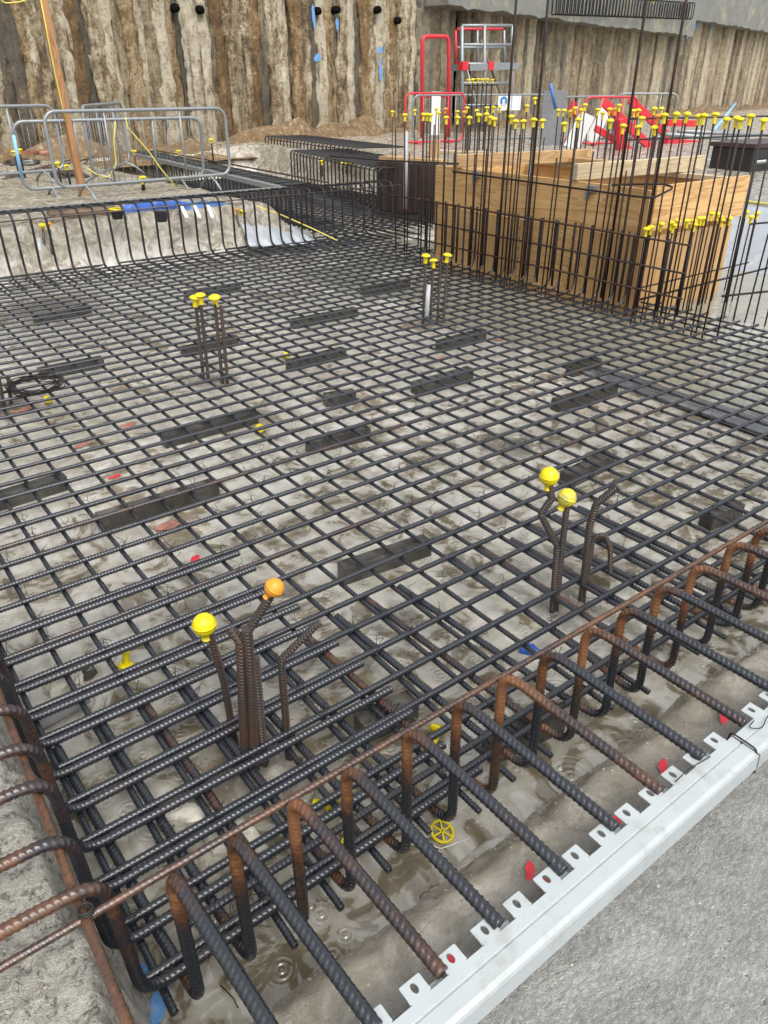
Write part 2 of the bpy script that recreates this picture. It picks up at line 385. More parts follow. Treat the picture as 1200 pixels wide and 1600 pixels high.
class MB:
    def __init__(self):
        self.v, self.f, self.r, self.n = [], [], [], 0

    def put(self, verts, faces, rust=None):
        verts = np.asarray(verts, float).reshape(-1, 3)
        self.v.append(verts)
        self.r.append(np.zeros(len(verts)) if rust is None else np.asarray(rust, float))
        for q in faces:
            self.f.append([i + self.n for i in q])
        self.n += len(verts)
        return self

    def box(self, c, s, rot=None):
        c = np.array(c, float)
        h = np.array(s, float) / 2
        v = np.array([[x, y, z] for z in (-1, 1) for y in (-1, 1) for x in (-1, 1)]) * h
        if rot is not None:
            R = np.array(rot if isinstance(rot, Matrix) else Euler(rot).to_matrix())
            v = v @ R.T
        return self.put(v + c, [(0, 2, 3, 1), (4, 5, 7, 6), (0, 1, 5, 4), (2, 6, 7, 3), (0, 4, 6, 2), (1, 3, 7, 5)])

    def beam(self, p0, p1, w, h, up=(0, 0, 1)):
        p0, p1 = Vector(p0), Vector(p1)
        d = (p1 - p0)
        L = d.length
        d.normalize()
        side = Vector(up).cross(d)
        if side.length < 1e-4:
            side = Vector((1, 0, 0))
        side.normalize()
        u = d.cross(side)
        R = Matrix((d, side, u)).transposed()
        return self.box((p0 + p1) / 2, (L, w, h), R)

    def tube(self, pts, R, seg=8, ribs=0.0, pitch=0.009, ds=None, rust=None, cap=True, closed=False):
        P = np.asarray([tuple(p) for p in pts], float)
        if closed:
            P = np.vstack([P, P[:1]])
        d = np.linalg.norm(np.diff(P, axis=0), axis=1)
        s = np.concatenate([[0], np.cumsum(d)])
        if ribs > 0 and ds is None:
            ds = pitch / 5
        if ds is not None:
            n = max(2, int(s[-1] / ds) + 1)
            ss = np.linspace(0, s[-1], n)
            P = np.stack([np.interp(ss, s, P[:, k]) for k in range(3)], 1)
        else:
            ss = s
        n = len(P)
        T = np.gradient(P, axis=0) if n > 2 else np.repeat((P[1:] - P[:1]), 2, 0)
        if closed:
            T[0] = T[-1] = P[1] - P[-2]
        T /= np.linalg.norm(T, axis=1)[:, None] + 1e-12
        ref = np.array([0, 0, 1.0]) if abs(T[0, 2]) < 0.9 else np.array([1.0, 0, 0])
        N = np.zeros_like(P)
        a = np.cross(T[0], ref)
        a /= np.linalg.norm(a)
        for i in range(n):
            a = a - T[i] * np.dot(a, T[i])
            a /= np.linalg.norm(a) + 1e-12
            N[i] = a
        B = np.cross(T, N)
        ph = np.arange(seg) * 2 * math.pi / seg
        rad = np.full((n, seg), R)
        if ribs > 0:
            tri = np.abs(((ph[None, :] / math.pi) % 1.0) - 0.5) * 2
            sgn = np.where(ph < math.pi, 1.0, -1.0)[None, :]
            q = ((ss[:, None] + sgn * (ph[None, :] % math.pi) / math.pi * pitch * 1.5) / pitch) % 1.0
            rad = rad + ribs * (np.clip(1.5 - np.abs(q - 0.5) * 5.0, 0, 1)) * (0.25 + 0.75 * (tri < 0.93))
            rad = rad + ribs * 0.9 * (tri > 0.9)
        V = P[:, None, :] + rad[:, :, None] * (np.cos(ph)[None, :, None] * N[:, None, :] + np.sin(ph)[None, :, None] * B[:, None, :])
        idx = np.arange(n * seg).reshape(n, seg)
        nx = np.roll(idx, -1, 1)
        F = np.stack([idx[:-1], nx[:-1], nx[1:], idx[1:]], -1).reshape(-1, 4)
        F = F.tolist()
        if cap and not closed:
            F.append(list(range(seg))[::-1])
            F.append([(n - 1) * seg + i for i in range(seg)])
        rv = None
        if rust is not None:
            rv = np.repeat(np.array([rust(q) for q in ss / max(s[-1], 1e-9)]), seg)
        return self.put(V.reshape(-1, 3), F, rv)

    def lathe(self, prof, seg=16, c=(0, 0, 0)):
        V, F = [], []
        for r_, z_ in prof:
            for k in range(seg):
                a = k * 2 * math.pi / seg
                V.append((c[0] + r_ * math.cos(a), c[1] + r_ * math.sin(a), c[2] + z_))
        for i in range(len(prof) - 1):
            for k in range(seg):
                k2 = (k + 1) % seg
                F.append((i * seg + k, i * seg + k2, (i + 1) * seg + k2, (i + 1) * seg + k))
        F.append(tuple(range(seg))[::-1])
        F.append(tuple((len(prof) - 1) * seg + k for k in range(seg)))
        return self.put(V, F)

    def mesh(self, name, mat, smooth=False):
        me = bpy.data.meshes.new(name)
        V = np.concatenate(self.v)
        me.from_pydata(V.tolist(), [], self.f)
        at = me.attributes.new('rust', 'FLOAT', 'POINT')
        at.data.foreach_set('value', np.concatenate(self.r).astype(np.float32))
        me.materials.append(mat)
        if smooth:
            me.polygons.foreach_set('use_smooth', [True] * len(me.polygons))
        me.update()
        return me


def tag(o, label=None, cat=None, group=None, kind=None):
    for k, v in (('label', label), ('category', cat), ('group', group), ('kind', kind)):
        if v:
            o[k] = v
    return o


def obj(name, me, parent=None, loc=(0, 0, 0), rot=(0, 0, 0), label=None, cat=None, group=None, kind=None):
    o = bpy.data.objects.new(name, me)
    COL.objects.link(o)
    o.parent = parent
    o.location = loc
    o.rotation_euler = rot
    return tag(o, label, cat, group, kind)


def thing(name, loc, label, cat, group=None, rot=(0, 0, 0)):
    return obj(name, None, None, loc, rot, label, cat, group)


def bevel(o, w=0.004, seg=2):
    b = o.modifiers.new('edge', 'BEVEL')
    b.width = w
    b.segments = seg
    b.limit_method = 'ANGLE'
    return o


ONES = ['', 'first', 'second', 'third', 'fourth', 'fifth', 'sixth', 'seventh', 'eighth', 'ninth', 'tenth', 'eleventh', 'twelfth', 'thirteenth', 'fourteenth', 'fifteenth', 'sixteenth', 'seventeenth', 'eighteenth', 'nineteenth']
TENS = {2: ('twentieth', 'twenty'), 3: ('thirtieth', 'thirty'), 4: ('fortieth', 'forty'), 5: ('fiftieth', 'fifty'), 6: ('sixtieth', 'sixty')}


def nth(k):
    if k < 20:
        return ONES[k]
    a, b = divmod(k, 10)
    return TENS[a][0] if b == 0 else TENS[a][1] + '-' + ONES[b]


def fillet(pts, r, n=7):
    pts = [Vector(p) for p in pts]
    out = [pts[0]]
    for i in range(1, len(pts) - 1):
        a, b, c = pts[i - 1], pts[i], pts[i + 1]
        u, v = (a - b), (c - b)
        rr = min(r, u.length * 0.49, v.length * 0.49)
        u.normalize()
        v.normalize()
        half = u.angle(v) / 2
        t = min(rr / max(math.tan(half), 1e-3), (a - b).length * 0.49, (c - b).length * 0.49)
        p, q = b + u * t, b + v * t
        for k in range(n + 1):
            s = k / n
            out.append(p * (1 - s) ** 2 + b * 2 * s * (1 - s) + q * s * s)
    out.append(pts[-1])
    return out


def vnoise(x, y, seed=0):
    xi = np.floor(x).astype(np.int64)
    yi = np.floor(y).astype(np.int64)
    xf, yf = x - xi, y - yi
    xf = xf * xf * (3 - 2 * xf)
    yf = yf * yf * (3 - 2 * yf)

    def hsh(a, b):
        h = (a * 374761393 + b * 668265263 + seed * 1442695041) & 0x7fffffff
        h = ((h ^ (h >> 13)) * 1274126177) & 0x7fffffff
        return ((h ^ (h >> 16)) & 0xffff) / 65535.0
    return (hsh(xi, yi) * (1 - xf) + hsh(xi + 1, yi) * xf) * (1 - yf) + (hsh(xi, yi + 1) * (1 - xf) + hsh(xi + 1, yi + 1) * xf) * yf


def fbm(x, y, sc, oct=4, seed=0):
    t, a, s = 0, 0.5, 0
    for k in range(oct):
        t = t + a * vnoise(x * sc + 17.3 * k, y * sc + 9.1 * k, seed + k)
        s += a
        a *= 0.5
        sc *= 2.03
    return t / s - 0.5


# ------------------------------------------------------------------ ground (one sheet) and water
FLOOR = -0.125
CL1, CL2, CL3, CL4, CL5 = (0.63, 1.50), (2.02, 1.45), (2.06, 4.67), (4.30, 4.88), (0.78, 5.04)
MOUNDS = [(CL1, 0.17, 0.045), (CL2, 0.19, 0.04), (CL3, 0.22, 0.045), (CL4, 0.2, 0.03), (CL5, 0.25, 0.04), ((3.0, 2.65), 0.35, 0.012), ((1.72, 7.5), 0.6, 0.02)]


def sstep(a, b, x):
    t = np.clip((x - a) / (b - a), 0, 1)
    return t * t * (3 - 2 * t)


def height(x, y):
    wob = fbm(x, y, 3.0, 3, 5)
    up_l = 0.315 + 0.135 * sstep(2.5, 8.0, y) + 0.12 * sstep(7, 9, x) * sstep(0, 3, y)
    # inside-ness of the excavated boxes (0 outside, 1 on the pit floor)
    fw_ = fbm(x, y, 17, 4, 71)
    xw, yw = x + wob * 0.05 + fw_ * 0.07, y + wob * 0.05 + fw_ * 0.04

    def box(x0, x1, y0, y1, wx0, wx1, wy0, wy1):
        return np.minimum(np.minimum(sstep(x0, x0 + wx0, xw), 1 - sstep(x1 - wx1, x1, xw)), np.minimum(sstep(y0, y0 + wy0, yw), 1 - sstep(y1 - wy1, y1, yw)))
    ins = box(0.01, 9.3, 0.65, 8.78, 0.11, 0.75, 0.24, 0.34)
    ins = np.maximum(ins, box(4.75, 9.0, 7.5, 16.4, 0.6, 0.45, 0.3, 0.3))
    sump = np.maximum(sstep(4.40, 4.62, x - 0.06 * np.sin(y * 2)) * (1 - sstep(3.4, 4.1, y)), sstep(5.9, 6.2, x) * (1 - sstep(7.0, 7.4, y)))
    low = FLOOR - 0.002 - 0.012 * (1 - sstep(1.7, 3.4, y + 0.35 * wob)) - 0.24 * sump
    low = low + fbm(x, y, 1.8, 4, 11) * 0.024 + fbm(x, y, 14, 3, 3) * 0.004
    rough = 0.010 + 0.022 * (x < 0.02) + 0.02 * sstep(6, 9, y)
    upz = up_l + fbm(x, y, 5, 5, 21) * rough * 1.6 + fbm(x, y, 30, 3, 8) * rough * 0.55
    lump = np.abs(fbm(x, y, 21, 4, 51)) * -0.055 + fbm(x, y, 50, 3, 52) * 0.016
    ridg = np.abs(fbm(x + 0.02 * wob, y * 1.5, 34, 3, 61)) * -0.010 + fbm(x, y, 12, 3, 62) * 0.006
    upz = upz + lump * (1 - sstep(0.10, 0.18, x)) + ridg * sstep(-0.06, 0.04, x) * (y < 3)
    upz = upz - 0.045 * sstep(0.50, 0.60, y) * (y < 2.0) * (x > 0.15)
    z = upz * (1 - ins) + low * ins
    z = z + fbm(x, y, 9, 4, 31) * 0.04 * np.clip(ins * (1 - ins) * 4, 0, 1)
    mud = np.zeros_like(x)
    for (mx, my), rad, hh in MOUNDS:
        d2 = ((x - mx) ** 2 + (y - my) ** 2) / rad ** 2
        g = np.exp(-d2 * 1.5)
        z = z + g * hh * (1 + 1.2 * fbm(x, y, 16, 3, 41))
        mud = np.maximum(mud, g)
    # silt line along the front ledge
    mud = np.maximum(mud, 0.40 * np.clip(1 - np.abs(ins - 0.25) * 4, 0, 1) * (0.3 + fbm(x, y, 6, 3, 4) * 2))
    z = np.where(y > 40, z - 0.0, z)
    return z, np.clip(mud, 0, 1)


def lines(segs):
    out = []
    for a, b, st in segs:
        out.extend(np.arange(a, b - 1e-6, st).tolist())
    out.append(segs[-1][1])
    return np.array(out)


xs = lines([(-60, -4, 4), (-4, -0.8, 0.2), (-0.8, 0.1, 0.009), (0.1, 2.4, 0.0125), (2.4, 3.6, 0.02), (3.6, 10, 0.05), (10, 20, 0.25), (20, 120, 4)])
ys = lines([(-40, -2, 3), (-2, -0.5, 0.1), (-0.5, 1.8, 0.0105), (1.8, 3.2, 0.02), (3.2, 9.4, 0.05), (9.4, 20, 0.2), (20, 100, 4)])
GX, GY = np.meshgrid(xs, ys)
GZ, GM = height(GX, GY)
nx_, ny_ = len(xs), len(ys)
gi = np.arange(nx_ * ny_).reshape(ny_, nx_)
gf = np.stack([gi[:-1, :-1], gi[:-1, 1:], gi[1:, 1:], gi[1:, :-1]], -1).reshape(-1, 4)
gme = bpy.data.meshes.new('ground')
gme.vertices.add(nx_ * ny_)
gme.vertices.foreach_set('co', np.stack([GX, GY, GZ], -1).reshape(-1))
gme.loops.add(gf.size)
gme.loops.foreach_set('vertex_index', gf.reshape(-1))
gme.polygons.add(len(gf))
gme.polygons.foreach_set('loop_start', np.arange(0, gf.size, 4))
gme.polygons.foreach_set('use_smooth', np.ones(len(gf), bool))
gme.update()
gme.validate()
gme.attributes.new('mud', 'FLOAT', 'POINT').data.foreach_set('value', GM.reshape(-1).astype(np.float32))
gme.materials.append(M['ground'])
obj('ground', gme, kind='structure')


def gz(x, y):
    return float(height(np.array([float(x)]), np.array([float(y)]))[0][0])


wb = MB()
wb.put([(-0.2, 0.6, 0), (9.0, 0.6, 0), (9.0, 8.9, 0), (-0.2, 8.9, 0)], [(0, 1, 2, 3)])
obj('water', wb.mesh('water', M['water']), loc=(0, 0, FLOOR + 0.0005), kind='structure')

# ------------------------------------------------------------------ reinforcement mat
A_Y = [1.03, 1.18, 1.32, 1.455, 1.60, 1.745, 1.885, 2.02, 2.175, 2.33] + [2.33 + 0.1513 * k for k in range(1, 42)]
RA, RB, RZ = 0.0103, 0.0088, 0.0121


def rand_rust(q):
    return 0.0


a_full = MB().tube([(0, 0, 0), (5.98, 0, 0)], RA, 12, 0.0014, 0.0130).mesh('bar_mesh', M['rebar'], True)
a_short = MB().tube([(0, 0, 0), (5.98, 0, 0)], RA, 8, 0.0, 0.0115, ds=0.1).mesh('bar_mesh_coarse', M['rebar'], True)
a_bent = MB().tube(fillet([(0, 0, 0), (5.62, 0, 0), (5.62, 0, 0.62)], 0.14, 8), RA, 8, 0, ds=0.03).mesh('bar_bent_mesh', M['rebar'], True)
a_full_rust = a_full.copy()
a_full_rust.materials[0] = M['rebar_brown']
a_short_rust = a_short.copy()
a_short_rust.materials[0] = M['rebar_brown']
for k, y in enumerate(A_Y):
    brown = abs(y - 2.33) < 0.01 or k in (14, 22)
    xo = 0.13 + random.uniform(-0.03, 0.02)
    if 3.9 < y < 7.0:
        me, lab = a_bent, 'long mat bar turned up at the timber box'
        lab = f'{nth(k + 1)} long mat bar from the front, its end turned up beside the timber box'
    else:
        me = (a_full_rust if brown else a_full) if y < 3.6 else (a_short_rust if brown else a_short)
        lab = f'{"brown" if brown else "dark"} ribbed top bar, {nth(k + 1)} from the front edge of the mat'
    obj('top_bar', me, None, (xo, y, random.uniform(-0.002, 0.002)), (random.uniform(0, 6.28) if y < 3.9 else 0, 0, random.uniform(-0.0014, 0.0014)), lab, 'reinforcing bar', 'long top bars of the mat')

B_X = [0.150, 0.290, 0.430] + [0.567 + 0.152 * j for j in range(37)]
b_near = MB().tube([(0, 0, 0), (0, 2.8, 0), (0, 7.55, 0)], RB, 12, 0.0013, 0.0125).mesh('cross_bar_mesh', M['rebar'], True)
b_far = MB().tube([(0, 0, 0), (0, 7.55, 0)], RB, 8, 0.0, 0.0115, ds=0.1).mesh('cross_bar_mesh_coarse', M['rebar'], False)
for j, x in enumerate(B_X):
    far_row = x > 3.4
    obj('cross_bar', b_far if far_row else b_near, None, (x, 0.925 + random.uniform(-0.025, 0.02), -0.0205), (0, random.uniform(0, 6.28), random.uniform(-0.001, 0.001)),
        f'{nth(j + 1)} cross bar under the top bars, counted from the rusty bar side', 'reinforcing bar', 'cross bars of the mat')

# lap bars: legs of the edge bars are part of the edge bars themselves


def rust_front(q):
    # path fraction: back leg, bend, riser, top bend, top leg
    return float(np.exp(-((q - 0.725) / 0.055) ** 2) * 1.25 + np.exp(-((q - 0.475) / 0.035) ** 2) * 0.8 + 0.05)


ZF = [0.205, 0.334, 0.472, 0.608, 0.780, 0.936, 1.085, 1.238, 1.407, 1.568, 1.744, 1.928, 2.129, 2.305, 2.47, 2.63]
for k, x in enumerate(ZF):
    rusty = k in (2, 6, 8, 11)
    top = 0.432 + random.uniform(-.006, .006) - 0.012 * (k > 8)
    xb = min(B_X, key=lambda v: abs(v + 0.022 - x)) + 0.0205
    pts = fillet([(xb - x, 1.86 + random.uniform(-.02, .05), -0.0205), (0.4 * (xb - x), 1.15, -0.0215), (0, 0.925, -0.024), (0.0, 0.935, top), (0.024, 0.488, 0.408)], 0.064, 10)
    me = MB().tube(pts, RZ, 14, 0.0019, 0.0135, rust=rust_front).mesh('edge_bar_mesh', M['rebar_brown'] if rusty else M['cranked'], True)
    obj('edge_bar', me, None, (x, random.uniform(-0.003, 0.003), 0), (0, 0, 0),
        f'{"rust orange" if rusty else "dark"} hooked edge bar, {nth(k + 1)} along the white steel strip from the corner', 'bent bar', 'hooked edge bars ending at the white strip')

# left edge bars (legs lap the top bars, risers at x = 0.09, top legs run out over the raised concrete)


def rust_left(q):
    return float(np.exp(-((q - 0.70) / 0.07) ** 2) * 0.75 + np.exp(-((q - 0.585) / 0.04) ** 2) * 0.35 + 0.02)


zl_meshes = []
for var in range(3):
    top = 0.425 + 0.008 * (var - 1)
    pts = fillet([(1.10, 0, 0.002), (0.10, 0, 0.002), (0.088, 0.0, top), (-0.75, 0.004, top + 0.045)], 0.072, 10)
    zl_meshes.append(MB().tube(pts, RZ, 14, 0.0019, 0.0135, rust=rust_left).mesh('side_bar_mesh', M['cranked'], True))
for k, y in enumerate([v - 0.062 for v in [1.03, 1.165] + A_Y[2:11]]):
    obj('side_bar', zl_meshes[k % 3], None, (random.uniform(-0.012, 0.012), y + 0.030, random.uniform(-0.005, 0.005)), (0, 0, random.uniform(-0.012, 0.012)),
        f'arched edge bar bending over the rough concrete, {nth(k + 1)} from the front corner', 'bent bar', 'arched edge bars over the rough concrete')

# straight distribution bars in the front edge (rusty lacer, its twin below, the long red bar on the side)
def bar(name, pts, R, mat, label, cat='reinforcing bar', group=None, ribs=0.0018, seg=10, pitch=0.0120, ds=None):
    return obj(name, MB().tube(pts, R, seg, ribs, pitch, ds=ds).mesh(name, mat, ribs == 0), label=label, cat=cat, group=group)


bar('lacer_bar', [(-0.9, 0.968, 0.392), (0.1, 0.957, 0.395), (3.0, 0.945, 0.395)], 0.0078, M['rebar_rust'], 'thin rusty bar threaded under the tops of the hooked edge bars', ribs=0.0006)
bar('lacer_bar', [(0.045, 0.55, 0.392), (0.050, 1.0, 0.398), (0.064, 1.6, 0.395), (0.09, 2.6, 0.392)], 0.0088, M['rebar_rust'], 'smooth orange rusty bar lying under the arched edge bars over rough concrete', ribs=0.0004)
bar('lacer_bar', [(0.25, 1.075, 0.022), (3.6, 1.055, 0.022)], 0.0098, M['rebar'], 'straight dark bar lying beside the front top bar below the hooks')

# ------------------------------------------------------------------ white slotted strip along the front edge
def strip_mesh(x0, x1, pitch, off, zt, mat, lip=0.0):
    mb = MB()
    th = 0.003
    y_out, y_in, y_tip = 0.420, 0.482, 0.516
    # body plate with a pressed groove, outer face and bottom flange
    prof = [(y_in, 0.0), (0.462, 0.0), (0.459, -0.0035), (0.456, 0.0), (0.430, 0.0), (y_out, -0.004), (y_out - 0.004, -0.040), (y_out + 0.012, -0.048), (y_out + 0.012, -0.051), (y_out - 0.008, -0.044), (y_out - 0.004, -0.003), (0.430, -th - 0.001), (y_in, -th)]
    n = len(prof)
    V = [(x, yy, zt + zz + lip) for x in (x0, x1) for yy, zz in prof]
    F = [(i, (i + 1) % n, n + (i + 1) % n, n + i) for i in range(n)] + [tuple(range(n))[::-1], tuple(range(n, 2 * n))]
    mb.put(V, F)
    # teeth with an oval slot
    k0 = int(math.ceil((x0 - off) / pitch))
    k = k0
    while off + (k + 0.5) * pitch + 0.022 < x1:
        c = off + (k + 0.5) * pitch
        wb_, wt = 0.0225, 0.0218
        outer = [(c - wb_, y_in), (c - wb_ + 0.001, y_in + 0.012), (c - wt, y_tip - 0.001), (c - wt + 0.001, y_tip), (c, y_tip), (c + wt - 0.001, y_tip), (c + wt, y_tip - 0.001), (c + wb_ - 0.001, y_in + 0.012), (c + wb_, y_in), (c, y_in)]
        nn = 40
        ov = [(c + 0.0062 * math.cos(a), (y_in + y_tip) / 2 + 0.0015 + 0.0095 * math.sin(a)) for a in [2 * math.pi * q / nn for q in range(nn)]]
        # resample the outer outline by angle so both loops have nn points
        cc = (c, (y_in + y_tip) / 2 + 0.0015)
        ou = []
        for q in range(nn):
            a = 2 * math.pi * q / nn
            dx, dy = math.cos(a), math.sin(a)
            best = None
            for i in range(len(outer)):
                p, r_ = outer[i], outer[(i + 1) % len(outer)]
                ex, ey = r_[0] - p[0], r_[1] - p[1]
                den = dx * ey - dy * ex
                if abs(den) < 1e-12:
                    continue
                tt = ((p[0] - cc[0]) * ey - (p[1] - cc[1]) * ex) / den
                uu = ((p[0] - cc[0]) * dy - (p[1] - cc[1]) * dx) / den
                if tt > 0 and -1e-6 <= uu <= 1 + 1e-6 and (best is None or tt < best):
                    best = tt
            best = best or 0.02
            ou.append((cc[0] + dx * best, cc[1] + dy * best))
        zz = zt + lip
        V = [(p[0], p[1], zz) for p in ou] + [(p[0], p[1], zz) for p in ov] + [(p[0], p[1], zz - th) for p in ou] + [(p[0], p[1], zz - th) for p in ov]
        F = []
        for q in range(nn):
            q2 = (q + 1) % nn
            F += [(q, q2, nn + q2, nn + q), (2 * nn + q2, 2 * nn + q, 3 * nn + q, 3 * nn + q2), (q2, q, 2 * nn + q, 2 * nn + q2), (nn + q, nn + q2, 3 * nn + q2, 3 * nn + q)]
        mb.put(V, F)
        if k % 2:
            mb.box((off + (k + 1.0) * pitch, y_in + 0.004, zt + lip - 0.022), (0.030, 0.022, 0.003))
        k += 1
    return mb.mesh('strip_mesh', mat)


obj('edge_strip', strip_mesh(-0.6, 1.372, 0.0805, 0.485, 0.405, M['white_steel']), label='white slotted steel edge strip in front of the hooked bars, nearer length', cat='edge strip', group='white slotted edge strips')
obj('edge_strip', strip_mesh(1.380, 3.8, 0.0805, 0.485, 0.402, M['white_steel']), label='white slotted steel edge strip beyond the black wire tie, farther length', cat='edge strip', group='white slotted edge strips')
bar('wire_tie', fillet([(1.376, 0.49, 0.385), (1.376, 0.488, 0.412), (1.374, 0.425, 0.412), (1.372, 0.412, 0.35), (1.374, 0.43, 0.335)], 0.01, 4), 0.0022, M['wire'], 'black wire tie wrapped round the joint of the white strips', 'wire tie', ribs=0, seg=6)
bar('wire_tie', fillet([W(1055, 1222, .41), W(1075, 1202, .425), W(1100, 1188, .42), W(1110, 1182, .405)], 0.02, 5), 0.0013, M['wire'], 'thin loose wire curl lying on the white strip', 'wire tie', ribs=0, seg=5)
bar('wire_tie', fillet([W(1178, 1126, .41), W(1168, 1138, .41), W(1190, 1138, .41), W(1200, 1118, .41)], 0.02, 5), 0.0013, M['wire'], 'thin wire loop on the far length of white strip', 'wire tie', ribs=0, seg=5)


# galvanised slotted strips beside the far edge bars
def far_strip(name, p0, p1, label):
    p0, p1 = Vector(p0), Vector(p1)
    L = (p1 - p0).length
    mb = MB()
    mb.box((L / 2, 0, 0), (L, 0.07, 0.004))
    mb.box((L / 2, 0.037, -0.025), (L, 0.004, 0.054))
    for k in range(int(L / 0.08)):
        mb.box((0.04 + k * 0.08, -0.055, 0), (0.045, 0.04, 0.004))
    a = math.atan2(p1.y - p0.y, p1.x - p0.x)
    return obj(name, mb.mesh(name, M['galv']), None, p0, (0, 0, a), label, 'edge strip', 'galvanised strips along the far edge bars')


far_strip('edge_strip', (1.0, 8.80, 0.605), (5.15, 8.82, 0.605), 'galvanised slotted strip behind the far row of edge bars, below the barriers')
far_strip('edge_strip', (5.12, 8.95, 0.60), (5.70, 15.6, 0.60), 'long galvanised strip running away behind the barriers along the trench')

# ------------------------------------------------------------------ far rows of edge bars
def row(name, n, fn, R, mat, labelf, cat, group, seg=7):
    base = None
    for k in range(n):
        loc, rot, pts = fn(k)
        if base is None:
            base = MB().tube(pts, R, seg).mesh(name, mat, True)
        obj(name, base, None, loc, rot, labelf(k), cat, group)


fz = fillet([(0, -0.6, 0), (0, 0, 0), (0, 0.0, 0.60), (0, 0.42, 0.575)], 0.13, 8)
row('far_edge_bar', 36, lambda k: ((1.02 + 0.158 * k + random.uniform(-.015, .015), 8.42 + random.uniform(-.015, .015), 0.01), (random.uniform(-.02, .02), random.uniform(-.03, .03), random.uniform(-.04, .04)), fz), 0.0125, M['rebar_far'],
    lambda k: f'black upright edge bar at the far side of the mat, {nth(k + 1)} along the row', 'bent bar', 'upright edge bars at the far side of the mat')
bar('lacer_bar', [(0.8, 8.40, 0.545), (6.7, 8.42, 0.56)], 0.007, M['rebar_brown'], 'thin bar tied along the inside of the far upright edge bars', ribs=0, seg=6)
t2 = fillet([(0.6, 0, 0), (0, 0, 0), (0, 0, 0.60), (-0.45, 0, 0.585)], 0.07, 6)
row('trench_edge_bar', 44, lambda k: ((5.62 + 0.075 * k * 0.158, 8.95 + 0.155 * k, 0.01), (0, random.uniform(-.02, .02), random.uniform(-.04, .04)), t2), 0.0125, M['rebar_far'],
    lambda k: f'black upright edge bar under the long galvanised strip, {nth(k + 1)} along the trench', 'bent bar', 'upright edge bars beside the trench')
bar('lacer_bar', [(5.58, 8.5, 0.655), (5.95, 15.0, 0.655)], 0.012, M['rebar_brown'], 'long pale brown bar laid over the trench edge bars', ribs=0, seg=6)

# trench mat
tb = MB().tube([(0, 0, 0), (2.9, 0, 0)], 0.0115, 6).mesh('trench_bar', M['rebar_far'], True)
for k in range(46):
    obj('trench_bar', tb, None, (5.6 + 0.075 * k * .158, 8.62 + 0.158 * k, 0.0), (0, 0, random.uniform(-.006, .006)), f'black bar laid across the far trench, {nth(k + 1)} beyond the mat edge', 'reinforcing bar', 'bars across the far trench')
tb2 = MB().tube([(0, 0, 0), (0.55, 7.2, 0)], 0.0115, 6).mesh('trench_long_bar', M['rebar_far'], True)
for k in range(18):
    obj('trench_long_bar', tb2, None, (5.72 + 0.158 * k, 8.45, -0.024), (0, 0, 0), f'black bar lengthwise in the far trench, {nth(k + 1)} from its strip', 'reinforcing bar', 'long bars of the far trench')

# upright hook rows on the far side of the trench
u1 = fillet([(-0.5, 0, 0), (0, 0, 0), (0, 0, 0.72), (1.1, 0, 0.70)], 0.07, 6)
p_a, p_b = W(412, 266, 0.0), W(600, 292, 0.0)
row('trench_hook_bar', 26, lambda k: ((9.25 - 0.02 * k, 16.6 - 0.17 * k, 0.0), (0, 0, -0.12 + random.uniform(-.03, .03)), u1), 0.0135, M['rebar_far'],
    lambda k: f'black hooked bar in the row below the clay wall, {nth(k + 1)} from its far end', 'bent bar', 'hooked bars below the clay wall')
u2 = fillet([(-0.5, 0, 0), (0, 0, 0), (0, 0, 0.62), (1.3, 0, 0.60)], 0.07, 6)
row('trench_hook_bar', 24, lambda k: ((8.2 - 0.035 * k, 13.75 - 0.17 * k, 0.0), (0, 0, -0.10 + random.uniform(-.03, .03)), u2), 0.0135, M['rebar_far'],
    lambda k: f'black hooked bar in the row over pale ground beside the trench, {nth(k + 1)} along', 'bent bar', 'hooked bars beside the trench')
bar('lacer_bar', [(9.33, 16.6, 0.66), (8.8, 12.3, 0.66)], 0.009, M['rebar_far'], 'thin bar threaded through the hooks below the clay wall', ribs=0, seg=6)
bar('lacer_bar', [(8.27, 13.8, 0.56), (7.5, 9.8, 0.56)], 0.009, M['rebar_far'], 'thin bar threaded through the hooks beside the trench', ribs=0, seg=6)

# ------------------------------------------------------------------ timber box (formwork)
X0, X1, Y0, Y1, ZB, ZT = 5.86, 7.34, 4.04, 6.74, -0.42, 0.955
fw = thing('timber_formwork', ((X0 + X1) / 2, (Y0 + Y1) / 2, ZB), 'large open plywood formwork box rising out of the mat', 'formwork')
off = Vector(fw.location)


def fwp(name, c, s, mat, lab=None):
    o = obj(name, MB().box((0, 0, 0), s).mesh(name, mat), fw, Vector(c) - off)
    if lab:
        o['label'] = lab
    return bevel(o, 0.003, 1)


fwp('upper_board', (X0 - 0.002, (Y0 + Y1) / 2 + .01, 0.755), (0.024, Y1 - Y0 - 0.02, 0.395), M['ply'])
wid = (Y1 - Y0) / 4
for k in range(4):
    fwp('panel', (X0 + 0.004, Y0 + wid * (k + 0.5), 0.063), (0.022, wid - 0.008, 0.966), M['ply'] if k % 2 else M['board_z'])
for k in range(3):
    fwp('stud', (X0 - 0.001, Y0 + wid * (k + 1), 0.02), (0.026, 0.05, 0.88), M['board_z'])
fwp('side_plank', ((X0 + X1) / 2 + 0.07, Y0 - 0.035, 0.79), (X1 - X0 - 0.02, 0.038, 0.36), M['ply_x'])
nb = 7
bw = (X1 - X0) / nb
for k in range(nb):
    fwp('side_board', (X0 + bw * (k + 0.5), Y0 - 0.004 + (0.004 if k % 2 else 0), 0.06), (bw - 0.005, 0.022, 0.97), M['board_z'])
fwp('corner_post', (X0 + 0.032, Y0 - 0.03, 0.26), (0.06, 0.04, 1.36), M['board_z'])
